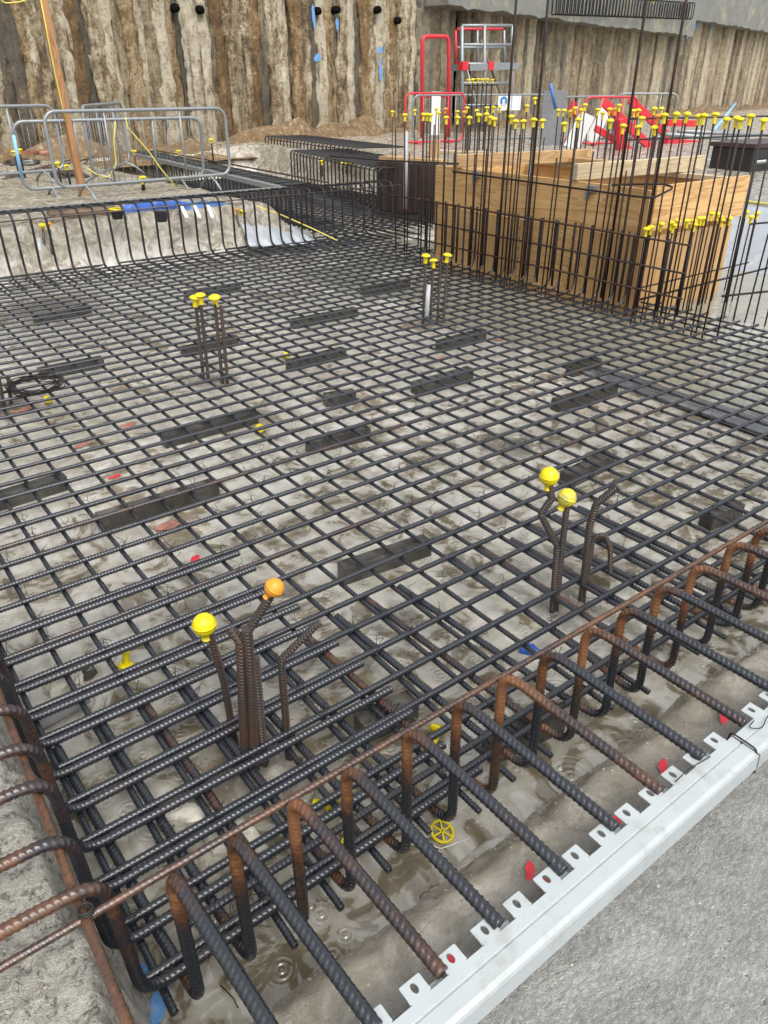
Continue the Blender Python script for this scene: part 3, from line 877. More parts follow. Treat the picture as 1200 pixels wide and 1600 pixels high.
fwp('back_panel', (X1, (Y0 + Y1) / 2, 0.26), (0.022, Y1 - Y0 - 0.06, 1.36), M['ply'])
fwp('end_panel', ((X0 + X1) / 2, Y1, 0.26), (X1 - X0 - 0.06, 0.022, 1.36), M['ply_x'])
fwp('top_rail', (X1 - 0.06, (Y0 + Y1) / 2, 0.93), (0.09, Y1 - Y0 - 0.12, 0.045), M['plank_pale'])
for (px, py) in ((746, 272), (925, 295)):
    p = onX(px, py, X0 - 0.02)
    cl = MB().box((0, 0, 0), (0.05, 0.10, 0.06)).box((-0.02, 0.03, -0.05), (0.03, 0.03, 0.08)).mesh('clamp', M['galv'])
    bevel(obj('clamp', cl, fw, p - off), 0.006)
# nail heads along the seams
nm = MB()
for k in range(5):
    for q in range(8):
        yy = Y0 + wid * k + (0.035 if k < 4 else -0.035)
        nm.box((X0 - 0.010, yy, -0.2 + 0.095 * q), (0.006, 0.011, 0.011))
obj('nail', nm.mesh('nail', M['black']), fw, -off)


def plank(p0, p1, w, h, mat, label, group=None):
    p0, p1 = Vector(p0), Vector(p1)
    L = (p1 - p0).length
    d = (p1 - p0)
    o = obj('timber_plank', MB().box((0, 0, 0), (L, w, h)).mesh('timber_plank', mat), None, (p0 + p1) / 2, (0, -math.atan2(d.z, math.hypot(d.x, d.y)), math.atan2(d.y, d.x)), label, 'plank', group)
    return bevel(o, 0.005, 2)


plank((5.78, 6.36, 1.020), (7.55, 6.0, 1.022), 0.075, 0.125, M['plank'], 'orange brown timber bearer across the far end of the formwork top')
plank((5.83, 4.80, 1.026), (7.60, 4.63, 1.028), 0.075, 0.138, M['plank_pale'], 'pale grey timber bearer across the near end of the formwork top')
plank((7.25, 5.3, 0.985), (7.25, 6.6, 0.985), 0.1, 0.05, M['plank'], 'flat timber on the back edge of the formwork')

# horizontal bars tied to the uprights in front of the box
XR = 5.72
for (z, y0, y1, lab) in ((0.595, 3.45, 8.2, 'upper horizontal bar tied across the uprights in front of the formwork'), (0.375, 3.43, 7.7, 'middle horizontal bar tied across the uprights in front of the formwork'), (0.175, 3.42, 8.0, 'lowest horizontal bar tied across the uprights in front of the formwork')):
    bar('tie_bar', [(XR - 0.012, y0, z), (XR - 0.012, y1, z + 0.01)], 0.0085, M['starter'], lab, ribs=0, seg=6)
bar('tie_bar', fillet([(5.70, 6.30, 0.93), (5.70, 4.0, 0.905), (5.73, 3.87, 0.905), (6.0, 3.86, 0.97), (6.0, 4.0, 0.985), (5.6, 4.2, 0.985)], 0.07, 6), 0.009, M['starter'], 'hairpin bar looped round the formwork corner near its top', ribs=0, seg=6)
bar('tie_bar', [(5.70, 8.6, 0.94), (5.72, 7.6, 0.955), (5.78, 6.3, 1.0)], 0.009, M['starter'], 'bar tied high between the uprights beyond the formwork', ribs=0, seg=6)
bar('tie_bar', [(5.85, 3.92, 0.05), (7.8, 3.80, 0.10)], 0.010, M['starter'], 'bar tied across the capped uprights beside the formwork, near their feet', ribs=0, seg=6)
bar('tie_bar', [(5.75, 3.86, 0.18), (7.5, 3.86, 0.18)], 0.007, M['starter'], 'thin bar tied across the capped uprights beside the formwork', ribs=0, seg=6)
bar('tie_bar', [(6.3, 3.3, 0.72), (8.0, 2.9, 0.72)], 0.008, M['starter'], 'bar tied across the uncapped uprights at the frame edge', ribs=0, seg=6)
bar('tie_bar', [(6.2, 3.35, 0.14), (8.4, 2.8, 0.10)], 0.010, M['starter'], 'low bar tied across the uprights at the frame edge', ribs=0, seg=6)

# ------------------------------------------------------------------ uprights and caps
def cap_mesh(R, mat, h=0.05):
    return MB().lathe([(R * 0.42, -h), (R * 0.42, 0.0), (R * 0.75, 0.002), (R, 0.008), (R * 0.95, 0.016), (R * 0.6, 0.025), (R * 0.15, 0.029)], 14).mesh('bar_protector', mat, False)


CAPN = cap_mesh(0.032, M['yellow'])
CAPO = cap_mesh(0.032, M['orange'])
rod_cache = {}


def rod(x, y, z0, z1, lab, grp, R=0.0076, lean=0.012):
    key = (round(z1 - z0, 1), R)
    if key not in rod_cache:
        L = key[0]
        rod_cache[key] = MB().tube([(0, 0, 0), (0, 0, L)], R, 6).mesh('starter_bar', M['starter'], True)
    o = obj('starter_bar', rod_cache[key], None, (x, y, z0), (random.uniform(-lean, lean), random.uniform(-lean, lean), 0), lab, 'starter bar', grp)
    sc = (z1 - z0) / key[0]
    o.scale = (1, 1, sc)
    return Matrix.Rotation(o.rotation_euler.x, 3, 'X') @ Matrix.Rotation(0, 3, 'Z') , o


def capped(p, z0, me, rl, rg, cl, cg, R=0.0076):
    # rod leans a little, so seat the cap on its actual top
    _, o = rod(p.x, p.y, z0, p.z, rl, rg, R)
    tip = Vector((p.x, p.y, z0)) + o.rotation_euler.to_matrix() @ Vector((0, 0, p.z - z0))
    d = Vector((p.x, p.y, p.z)) - tip
    o.location = Vector(o.location) + Vector((d.x, d.y, 0))
    obj('bar_protector', me, None, p, (random.uniform(-.12, .12), random.uniform(-.12, .12), random.uniform(0, 6)), cl, 'safety cap', cg)


c1 = [(78, 335), (195, 370), (288, 325), (370, 365), (405, 365), (437, 370), (490, 310), (515, 345), (575, 310, 1), (583, 395), (687, 335), (690, 395), (750, 340, 1), (778, 300), (800, 395), (870, 325), (890, 370), (965, 300), (960, 365), (1000, 395), (1035, 410), (1025, 295), (1085, 295), (1160, 320), (1195, 385)]
c2 = [(35, 430), (108, 430), (140, 285), (215, 215), (205, 415), (285, 425), (435, 325), (487, 325), (552, 335), (592, 305), (650, 320), (685, 275), (490, 455), (622, 415), (805, 320), (850, 350), (915, 315), (970, 315), (1005, 280), (920, 425), (1042, 475), (1140, 330), (1185, 325), (1185, 485)]
c3 = [(15, 405), (135, 310), (200, 310), (170, 385, 1), (230, 375), (135, 490), (340, 365), (440, 365), (550, 385), (600, 380), (705, 370), (810, 415), (905, 405), (945, 420), (1035, 385), (1160, 425)]
allc = [(600 + c[0] / 6, 120 + c[1] / 6, len(c) > 2) for c in c1] + [(800 + c[0] / 6, 120 + c[1] / 6, False) for c in c2] + [(1000 + c[0] / 6, 120 + c[1] / 6, len(c) > 2) for c in c3]
for px, py, orange in allc:
    front = py >= 120 + 360 / 6
    if front:
        p = onX(px, py, 5.70 + 0.05 * random.random())
        capped(p, -0.1, CAPO if orange else CAPN, 'tall slim upright in front of the formwork carrying a cap', 'capped uprights in front of the formwork',
               'orange cap on an upright in front of the formwork' if orange else 'yellow mushroom cap on a tall upright in front of the formwork', 'orange caps above the formwork' if orange else 'yellow caps in front of the formwork')
    else:
        p = onX(px, py, 7.55 + 0.15 * random.random())
        capped(p, -0.35, CAPO if orange else CAPN, 'tall slim upright behind the formwork carrying a cap', 'capped uprights behind the formwork',
               'orange cap on an upright behind the formwork' if orange else 'yellow mushroom cap on a tall upright behind the formwork', 'orange caps behind the formwork' if orange else 'yellow caps behind the formwork')
for k in range(17):
    y = 3.95 + 0.21 * k + random.uniform(-.04, .04)
    rod(5.745 + random.uniform(-.02, .02), y, -0.1, random.uniform(1.05, 1.42), 'tall slim upright without a cap in front of the formwork', 'uncapped uprights in front of the formwork')
for k in range(16):
    rod(7.6 + random.uniform(-.1, .1), 4.0 + 0.3 * k + random.uniform(-.1, .1), -0.35, random.uniform(1.15, 1.4), 'tall slim upright without a cap behind the formwork', 'uncapped uprights behind the formwork')
for k in range(12):
    rod((6.49 + 0.02 * k) if k < 8 else 7.3 + 0.25 * (k - 8), (3.44 - 0.085 * k) if k < 8 else 3.2 - 0.1 * (k - 8), -0.35, random.uniform(1.38, 1.5), 'tall slim upright beyond the mat corner beside the formwork', 'uprights beyond the mat corner', lean=0.03)
# short thicker uprights in front (laps of the turned-up bars)
for k in range(16):
    y = 3.46 + 0.197 * k
    rod(5.735, y, 0.02, 0.62 + random.uniform(-.01, .01), 'short thick upright beside a turned-up bar at the formwork', 'short thick uprights at the formwork', R=0.0125)
# capped row beside the box
for px, py in ((1010, 360), (1017, 357), (1033, 352), (1048, 350), (1052, 354), (1058, 347), (1073, 347), (1083, 347), (1085, 353), (1094, 343), (1100, 343), (1112, 336), (1121, 336), (1124, 340), (1128, 346), (1140, 343)):
    p = onY(px, py, 3.84 + random.uniform(-.05, .05))
    capped(p, -0.38, CAPN, 'slim upright beside the formwork side carrying a yellow cap', 'capped uprights beside the formwork side', 'yellow cap on an upright beside the formwork side', 'yellow caps beside the formwork side')
for px, py in ((1166, 333), (1174, 341), (1183, 335)):
    p = onY(px, py, 3.75)
    capped(p, -0.38, CAPN, 'slim upright past the formwork carrying a yellow cap', 'capped uprights past the formwork', 'yellow cap standing apart just past the formwork corner', 'yellow caps past the formwork corner')
# long rods running out of the top of the frame
for k, (px, yb) in enumerate(((806, 5.66), (855, 5.28), (1006, 4.27), (1069, 3.92))):
    rod(5.80, yb, -0.1, 3.4, ['tallest rod standing behind the far end of the formwork front', 'tall rod rising by the first timber bearer of the formwork', 'tall rod rising in front of the second timber bearer', 'tall rod rising past the formwork corner'][k], 'very tall rods at the formwork', R=0.0125, lean=0.0)
gt = obj('plastic_tube', MB().tube([(0, 0, 0), (0, 0, 0.82)], 0.024, 12).mesh('plastic_tube', M['grey_tube'], True), None, (5.9, 7.33, 0.44), label='pale grey plastic tube standing among the uprights', cat='tube')
# dark steel box beyond
ba, bb = W(590, 326, 0.0), W(684, 336, 0.0)
bd = (bb - ba).normalized()
bn = Vector((-bd.y, bd.x, 0))
if bn.dot(ba) < 0:
    bn = -bn
bt = onY(590, 247, ba.y).z
bl = (bb - ba).length
sb = thing('steel_box', ba, 'dark rusty corrugated steel box beyond the formwork', 'steel box', None, (0, 0, math.atan2(bd.y, bd.x)))
sg_ = 1 if bn.dot(Vector((-bd.y, bd.x, 0))) > 0 else -1
cor = MB()
nc = int(bl / 0.07)
for k in range(nc):
    cor.box((0.035 + 0.07 * k, sg_ * 0.025 * (k % 2), bt / 2 - 0.1), (0.072, 0.05, bt + 0.1))
obj('corrugated_face', cor.mesh('corrugated_face', M['steel_dark']), sb)
for x in (0.02, bl - 0.02):
    obj('end_frame', MB().box((x, sg_ * 0.9, bt / 2 - 0.1), (0.04, 1.6, bt + 0.08)).mesh('end_frame', M['steel_dark']), sb)
bz = Vector((0, 0, bt))
plank(ba + bz + bn * 0.15, bb + bz + bn * 0.15, 0.24, 0.05, M['plank'], 'timber lid plank along the top of the dark steel box')
plank(ba + bz + bn * 1.5, bb + bz + bn * 1.5 + Vector((0, 0, 0.02)), 0.2, 0.06, M['plank_pale'], 'second timber on the dark steel box, set back')
plank(ba.lerp(bb, .75) + bz + bn * 0.3, ba.lerp(bb, .75) + bz + bn * 0.32 + Vector((0, 0, 0.26)), 0.11, 0.11, M['plank'], 'short timber block standing on the dark steel box')

# ------------------------------------------------------------------ pile-head clusters with ball caps
def ball(p, R, mat, label, tilt=(0, 0, 0)):
    mb = MB()
    prof = [(R * 0.40, -R * 1.55), (R * 0.40, -R * 1.42), (R * 0.35, -R * 1.40), (R * 0.37, -R * 0.9)]
    for k in range(9):
        a = -1.1 + k * (1.1 + 1.5) / 8
        prof.append((R * math.cos(a), R * math.sin(a)))
        if k == 3:
            prof += [(R * math.cos(a + 0.12) * 1.0, R * math.sin(a + 0.12)), (R * math.cos(a + 0.14) * 1.03, R * math.sin(a + 0.14)), (R * math.cos(a + 0.2) * 1.03, R * math.sin(a + 0.2)), (R * math.cos(a + 0.22), R * math.sin(a + 0.22))]
    mb.lathe(prof, 20)
    return obj('ball_protector', mb.mesh('ball_protector', mat, True), None, p, tilt, label, 'safety cap')


def cbar(pts, label, R=0.0098, r=0.03, mat='cluster', ribs=0.0022):
    return bar('starter_bar', fillet(pts, r, 5), R, M[mat], label, 'starter bar', None, ribs, 12, 0.0115)


# front cluster
P1 = Vector((0.632, 1.607, -0.14))
cbar([P1, (0.628, 1.615, 0.15), (0.610, 1.627, 0.352)], 'slim ribbed starter bar under the nearest yellow ball')
ball((0.600, 1.630, 0.375), 0.0345, M['ball_yellow'], 'nearest bright yellow ball cap on a slim starter bar')
cbar([(0.605, 1.49, -0.14), (0.620, 1.475, 0.20), (0.632, 1.468, 0.40), (0.622, 1.50, 0.435)], 'hooked short bar in the middle of the front starter cluster', 0.012)
cbar([(0.628, 1.475, -0.14), (0.645, 1.460, 0.25), (0.650, 1.457, 0.445)], 'thick muddy bar standing in the middle of the front cluster', 0.0135)
cbar([(0.645, 1.500, -0.14), (0.650, 1.482, 0.33), (0.660, 1.475, 0.42), (0.712, 1.425, 0.545)], 'starter bar leaning out under the orange ball', 0.0105)
ball((0.722, 1.418, 0.572), 0.0260, M['orange'], 'small orange ball cap on a leaning starter bar', (0.35, 0.55, 0))
cbar([(0.662, 1.47, -0.14), (0.668, 1.465, 0.33)], 'toothed muddy bar beside the thick one in the front cluster', 0.010, ribs=0.004)
cbar([(0.632, 1.515, -0.14), (0.640, 1.50, 0.36)], 'thin bar at the back of the front starter cluster', 0.009)
cbar([(0.740, 1.459, -0.14), (0.745, 1.462, 0.285), (0.838, 1.405, 0.405)], 'rusty starter bar cranked sideways beside the front cluster', 0.0098, 0.03)
# second cluster
cbar([(1.953, 1.458, -0.14), (1.942, 1.472, 0.20), (1.893, 1.530, 0.330), (1.915, 1.505, 0.40), (1.906, 1.518, 0.46)], 'twisted starter bar below the bright ball of the second cluster', 0.0118, 0.02)
ball((1.903, 1.520, 0.487), 0.0350, M['ball_yellow'], 'bright yellow ball cap on the twisted bar of the second cluster')
cbar([(1.962, 1.452, -0.14), (1.950, 1.462, 0.385)], 'straight starter bar under the muddy ball cap', 0.0105)
ball((1.948, 1.464, 0.410), 0.0345, M['ball_dirty'], 'mud-smeared yellow ball cap on a straight starter bar', (0.2, 0.3, 0))
cbar([(2.100, 1.435, -0.14), (2.091, 1.449, 0.25), (2.096, 1.440, 0.345), (2.134, 1.385, 0.43)], 'thick bare starter bar bent over at the top in the second cluster', 0.0125, 0.05)
cbar([(2.112, 1.44, -0.12), (2.105, 1.435, 0.19), (2.125, 1.40, 0.222), (2.142, 1.375, 0.16), (2.147, 1.362, 0.055)], 'rusty hooked bar bending down again in the second cluster', 0.0085, 0.03)

# mid clusters
MC = cap_mesh(0.040, M['yellow'], 0.05)
for cap_lab, grp, pts, zs in (
        ('yellow mushroom cap on the twin bars in the middle of the mat', 'caps in the middle of the mat', [(2.020, 4.765), (2.048, 4.745), (2.085, 4.60), (2.115, 4.58)], [0.46, 0.475, 0.485, 0.0]),
        ('yellow mushroom cap on the bars near the formwork', 'caps near the formwork', [(4.20, 4.95), (4.286, 4.95), (4.331, 4.905), (4.345, 4.84)], [0.45, 0.40, 0.0, 0.455])):
    for q, ((x, y), z) in enumerate(zip(pts, zs)):
        cbar([(x, y, -0.14), (x + 0.012, y - 0.004, z or 0.44)], ('starter bar of the twin-capped cluster in the middle of the mat' if x < 3 else 'starter bar of the cluster in front of the formwork'), 0.0105)
        COL.objects[-1]['group'] = grp.replace('caps', 'starter bars')
        if z:
            obj('bar_protector', MC, None, (x + 0.012, y - 0.004, z), (random.uniform(-.15, .15), random.uniform(-.15, .15), 0), cap_lab, 'safety cap', grp)
obj('plastic_sleeve', MB().tube([(4.165, 4.866, -0.13), (4.18, 4.86, 0.24)], 0.019, 12).mesh('plastic_sleeve', M['grey_tube'], True), label='grey plastic sleeve beside the starter bars near the formwork', cat='tube')
for (x, y, z, lab) in ((0.754, 5.023, 0.33, 'grey starter bar at the wire coil, taller'), (0.801, 5.056, 0.10, 'grey starter bar at the wire coil, shorter')):
    cbar([(x, y, -0.14), (x + 0.03, y - 0.01, z)], lab, 0.011)
for (x, y, z, lab) in ((2.056, 8.66, 0.44, 'bar under the orange and yellow cap by the far edge bars'), (2.11, 8.62, 0.40, 'second bar by the capped one at the far edge')):
    cbar([(x, y, -0.14), (x + 0.06, y - 0.01, z)], lab, 0.012, ribs=0)
obj('plastic_sleeve', MB().tube([(2.0, 8.66, -0.13), (2.05, 8.64, 0.33)], 0.025, 12).mesh('plastic_sleeve', M['grey_tube'], True), label='grey plastic sleeve at the far edge beside the orange cap', cat='tube')
obj('plastic_sleeve', MB().tube([(4.36, 8.66, -0.13), (4.41, 8.66, 0.27)], 0.025, 12).mesh('plastic_sleeve', M['grey_tube'], True), label='grey plastic sleeve at the far edge beside the yellow cap', cat='tube')
for (x, y, z, lab) in ((4.391, 8.64, 0.40, 'leaning bar beside the far grey sleeve'), (4.50, 8.69, 0.37, 'leaning bar under the yellow cap at the far edge')):
    cbar([(x, y, -0.14), (x - 0.04, y, z)], lab, 0.012, ribs=0)
obj('bar_protector', MC, None, (2.116, 8.65, 0.44), (0.2, 0, 0), 'yellow cap on a bar before the far edge bars, near the timber post', 'safety cap')
obj('bar_protector', cap_mesh(0.03, M['orange']), None, (2.17, 8.61, 0.45), (0, 0.3, 0), 'small orange cap beside the yellow one at the far edge', 'safety cap')
obj('bar_protector', MC, None, (4.46, 8.69, 0.375), (0.15, 0.2, 0), 'yellow cap on a leaning bar before the blue sheets', 'safety cap')
obj('bar_protector', cap_mesh(0.03, M['orange']), None, (4.35, 8.64, 0.405), (0, 0.3, 0), 'small orange cap on a leaning bar before the blue sheets', 'safety cap')

# ------------------------------------------------------------------ concrete spacers under the mat
BL = [((1.415, 2.125), (1.855, 2.079)), ((0.744, 3.167), (1.353, 3.161)), ((0.36, 3.673), (0.76, 3.70)), ((1.358, 3.867), (1.971, 3.873)), ((1.982, 3.295), (2.378, 3.247)), ((2.451, 3.84), (2.654, 3.785)), ((3.065, 3.649), (3.598, 3.658)), ((2.625, 4.573), (3.137, 4.591)), ((2.143, 5.348), (2.632, 5.386)), ((1.113, 5.502), (1.573, 5.50)), ((1.487, 6.955), (2.007, 7.089)), ((3.592, 2.861), (4.151, 2.822)), ((3.222, 5.509), (3.902, 5.507)), ((3.825, 4.267), (4.35, 4.30)), ((2.834, 2.12), (3.235, 2.144)), ((1.237, 1.06), (1.522, 1.02)), ((0.966, 1.369), (1.174, 1.348)), ((3.04, 1.44), (3.273, 1.413)), ((4.187, 3.243), (4.5, 3.237)), ((2.9, 7.0), (3.5, 7.0)), ((4.4, 6.1), (5.0, 6.1))]
BLAB = ['near grey spacer block with clean pale top, standing in the puddle', 'dark spacer block with wet face below the pinkish floor patch', 'dark spacer block cut by the photo side, near the mat middle', 'dark wide spacer with pale edge beside a loose yellow cap', 'dark spacer block behind the near pale-topped one', 'small square spacer just behind the dark one', 'spacer block on clean pale floor, before the capped cluster', 'spacer block with a yellow cap lying before it', 'spacer block behind the twin-capped bars', 'spacer block beside the wire coil', 'far spacer block near the far edge bars', 'spacer block beside the cyan scrap', 'long faint spacer behind the mid-mat yellow cap', 'spacer block at the foot of the bars near the formwork', 'spacer block behind the second ball cap cluster', 'grey spacer block under the hooked edge bars', 'dark spacer in the puddle beside the thin tie wires', 'dark spacer at the far front edge bars', 'small spacer at the edge of the dark sheet', 'spacer deep in the far part of the mat', 'spacer in the shade before the formwork']
for (a, b), lab in zip(BL, BLAB):
    L = math.hypot(b[0] - a[0], b[1] - a[1])
    ang = math.atan2(b[1] - a[1], b[0] - a[0])
    hgt = 0.092
    zb = FLOOR - 0.012
    o = obj('spacer_block', MB().box((L / 2, 0.038, hgt / 2), (L, 0.075, hgt)).mesh('spacer_block', M['block']), None, (a[0], a[1], zb), (0, 0, ang), lab, 'spacer block', 'concrete spacers under the mat')
    bevel(o, 0.006, 2)

# ------------------------------------------------------------------ rubble, loose caps, paint marks
def rock(name, p, size, mat, label, seed, cat='rubble', group=None):
    rr = random.Random(seed)
    mb = MB()
    n, m = 9, 7
    V, F = [], []
    ph = [rr.uniform(0, 6) for _ in range(6)]
    for i in range(m):
        t = -math.pi / 2 + math.pi * i / (m - 1)
        for k in range(n):
            a = 2 * math.pi * k / n
            d = 1 + 0.22 * math.sin(2 * a + ph[0]) + 0.15 * math.sin(3 * a + ph[1] + t * 2) + rr.uniform(-.13, .13)
            V.append((size[0] * d * math.cos(t) ** 0.6 * math.cos(a) if abs(math.cos(t)) > 1e-6 else 0, size[1] * d * (abs(math.cos(t)) ** 0.6) * math.sin(a), size[2] * math.copysign(abs(math.sin(t)) ** 0.7, math.sin(t)) * (1 + rr.uniform(-.12, .12))))
    for i in range(m - 1):
        for k in range(n):
            F.append((i * n + k, i * n + (k + 1) % n, (i + 1) * n + (k + 1) % n, (i + 1) * n + k))
    mb.put(V, F)
    return obj(name, mb.mesh(name, mat), None, p, (0, 0, rr.uniform(0, 6)), label, cat, group)


rock('concrete_lump', (0.30, 2.215, FLOOR + 0.025), (0.06, 0.05, 0.035), M['lump'], 'flat broken piece of pale concrete in the puddle beside the grey pipe', 3)
rock('concrete_lump', (0.365, 2.24, FLOOR + 0.02), (0.045, 0.04, 0.035), M['block'], 'dark broken piece of concrete beside the pale flat one', 5)
rock('concrete_lump', (0.385, 1.44, FLOOR + 0.03), (0.065, 0.045, 0.045), M['lump'], 'cream coloured lump of concrete below the front top bars', 8)
rock('concrete_lump', (0.47, 1.31, FLOOR + 0.02), (0.055, 0.12, 0.035), M['lump'], 'long cream lump of concrete behind the hooked bars', 9)
rock('concrete_lump', (2.33, 1.37, FLOOR + 0.015), (0.13, 0.07, 0.02), M['lump'], 'flat pale slab of mortar beside the second ball cap cluster', 12)
rock('concrete_lump', (2.45, 1.22, FLOOR + 0.015), (0.10, 0.07, 0.02), M['lump'], 'flat pale slab of mortar under the hooked bars', 14)

obj('plastic_pipe', MB().tube([(0.155, 2.062, -0.092), (0.325, 2.085, -0.085)], 0.026, 16).mesh('plastic_pipe', M['grey_tube'], True), label='short grey plastic pipe lying in the puddle under the top bars', cat='pipe')
lc = cap_mesh(0.03, M['ball_yellow'], 0.05)
for (x, y, z, rot, lab) in ((0.494, 2.182, FLOOR + 0.025, (math.pi, 0.2, 0), 'loose yellow cap upside down in the near puddle'), (1.901, 3.744, FLOOR + 0.03, (1.2, 0.2, 0), 'loose yellow cap lying at the end of the wide spacer'), (2.756, 4.863, FLOOR + 0.03, (0.9, 0.5, 0), 'loose yellow cap lying beyond the mid spacer block'), (1.018, 4.996, FLOOR + 0.03, (0.6, 0.2, 0), 'loose yellow cap lying by the wire coil'), (0.735, 1.225, -0.09, (1.3, 0, 0.5), 'loose yellow cap lodged behind the hooked bars'), (1.160, 1.245, -0.09, (1.2, 0, 2.1), 'loose yellow cap wedged under the lacer bar')):
    obj('bar_protector', lc, None, (x, y, z), rot, lab, 'safety cap')
wh = MB().tube([(0.032 * math.cos(a), 0.032 * math.sin(a), 0) for a in np.linspace(0, 2 * math.pi, 21)[:-1]], 0.004, 6, closed=True)
for k in range(6):
    a = k * math.pi / 3
    wh.beam((0, 0, 0), (0.031 * math.cos(a), 0.031 * math.sin(a), 0), 0.004, 0.005)
whm = wh.mesh('wheel_spacer', M['ball_yellow'])
obj('wheel_spacer', whm, None, (0.945, 0.972, FLOOR + 0.02), (0.25, 0.1, 0), 'yellow plastic wheel spacer floating under a hooked bar', 'wheel spacer')
obj('wheel_spacer', whm, None, (0.700, 1.080, FLOOR + 0.035), (1.1, 0.3, 0.4), 'yellow plastic wheel spacer tipped up behind the front hooks', 'wheel spacer')


def splat(p, r, mat, label, seed, stretch=(1, 1), rot=0.0, normal_rot=None):
    rr = random.Random(seed)
    n = 26
    V = [(0, 0, 0.003)]
    ph = [rr.uniform(0, 6) for _ in range(4)]
    for k in range(n):
        a = 2 * math.pi * k / n
        d = r * 0.85 * (1 + 0.18 * math.sin(2 * a + ph[0]) + 0.10 * math.sin(3 * a + ph[1]) + 0.07 * math.sin(7 * a + ph[2]) + rr.uniform(-.06, .06))
        V.append((d * stretch[0] * math.cos(a), d * stretch[1] * math.sin(a), 0.0))
    F = [(0, 1 + k, 1 + (k + 1) % n) for k in range(n)]
    return obj('paint_mark', MB().put(V, F).mesh('paint_mark', mat), None, p, normal_rot or (0, 0, rot), label, 'paint mark')


def gsplat(px, py, zz, r, mat, lab, seed, stretch=(1, 1), rot=0.6):
    p = W(px, py, zz)
    for _ in range(3):
        zz = max(gz(p.x, p.y), FLOOR) + 0.004
        p = W(px, py, zz)
    p.z += 0.003
    return splat(p, r, mat, lab, seed, stretch, rot)


gsplat(828, 1363, .32, 0.018, M['red_spray'], 'bright red paint spot beside the fifth tooth gap of the white strip', 1, (1.4, .7))
gsplat(852, 1383, .32, 0.014, M['red_spray'], 'red paint spot showing through a slot of the white strip', 2)
gsplat(1036, 1200, .32, 0.020, M['red_spray'], 'red paint spot between two hooked bars near the strip', 3, (1.4, .7))
gsplat(1130, 1121, .32, 0.020, M['red_spray'], 'red paint spot at the edge of the rough mud near the strip joint', 4, (1.4, .7))
gsplat(712, 1498, .32, 0.015, M['red_spray'], 'red paint spot under the strip slot nearest the bottom', 5)
gsplat(967, 1282, .32, 0.013, M['red_spray'], 'red paint spot under a middle strip slot', 6)
gsplat(780, 1541, .32, 0.010, M['red_spray'], 'small red paint fleck outside the white strip', 7)
gsplat(240, 1585, .3, 0.05, M['blue_spray'], 'blue paint smear on the concrete under the corner edge bars', 8, (1.3, .6))
gsplat(225, 1515, .3, 0.025, M['blue_spray'], 'small blue paint smear inside the corner bend', 9)
for q, (px, py, r) in enumerate(((305, 873, 0.035), (130, 695, 0.07), (200, 665, 0.075), (340, 622, 0.05), (262, 822, 0.075), (180, 745, 0.04), (690, 560, 0.07), (780, 530, 0.08), (1000, 655, 0.03), (870, 622, 0.045), (35, 640, 0.09), (520, 590, 0.05))):
    gsplat(px, py, FLOOR, r * 0.75, M['red_spray'] if q in (0, 5) else M['pink_spray'], ['small vivid red mark near the orange ball', 'faded red mark under the bars before the wire coil', 'faded red mark right of the coil', 'dull red mark at the foot of the twin-capped bars', 'large brownish red mark beside the dark spacer', 'bright pink red mark on pale floor', 'faded red mark before the bars near the formwork', 'faded red mark at the formwork spacer', 'small pink mark below the cyan scrap', 'small pink mark beside a spacer', 'faded red mark inside the wire coil', 'dull red mark behind the mid spacer'][q], 20 + q, (1.3, .7), 0.2)
gsplat(982, 610, FLOOR, 0.035, M['cyan'], 'cyan scrap of tape beside a spacer block', 40, (1.4, .7))
rock('blue_cloth', W(826, 1015, FLOOR + 0.01), (0.035, 0.03, 0.018), M['blue'], 'scrap of blue plastic in the puddle behind a hooked bar', 44, 'scrap')

# small stones and crumbs (uncountable)
rb = MB()
for k in range(1500):
    if k < 500:
        x, y = random.uniform(-0.6, -0.03), random.uniform(0.2, 2.2)
    elif k < 700:
        x, y = random.uniform(0.2, 2.8), random.uniform(0.55, 0.72)
    elif k < 900:
        x, y = random.uniform(0.3, 2.2), random.uniform(-0.4, 0.4)
    else:
        mx = random.choice(MOUNDS)
        x, y = random.gauss(mx[0][0], mx[1] * 0.8), random.gauss(mx[0][1], mx[1] * 0.8)
    s = random.uniform(0.0018, 0.0055) * (1 if k < 900 else 1.3)
    z = gz(x, y)
    if z < FLOOR - 0.002:
        continue
    V = [(x + s * random.uniform(.6, 1.3) * a, y + s * random.uniform(.6, 1.3) * b, z + s * 0.8 * c) for a, b, c in ((1, 0, 0), (-1, 0, 0), (0, 1, 0), (0, -1, 0), (0, 0, 1), (0, 0, -1))]
    rb.put(V, [(0, 2, 4), (2, 1, 4), (1, 3, 4), (3, 0, 4), (2, 0, 5), (1, 2, 5), (3, 1, 5), (0, 3, 5)])
obj('rubble', rb.mesh('rubble', m_plain('rubble_stone', (0.26, 0.24, 0.20), 0.6, 0, 0.7, 90, 0.3)), kind='stuff')

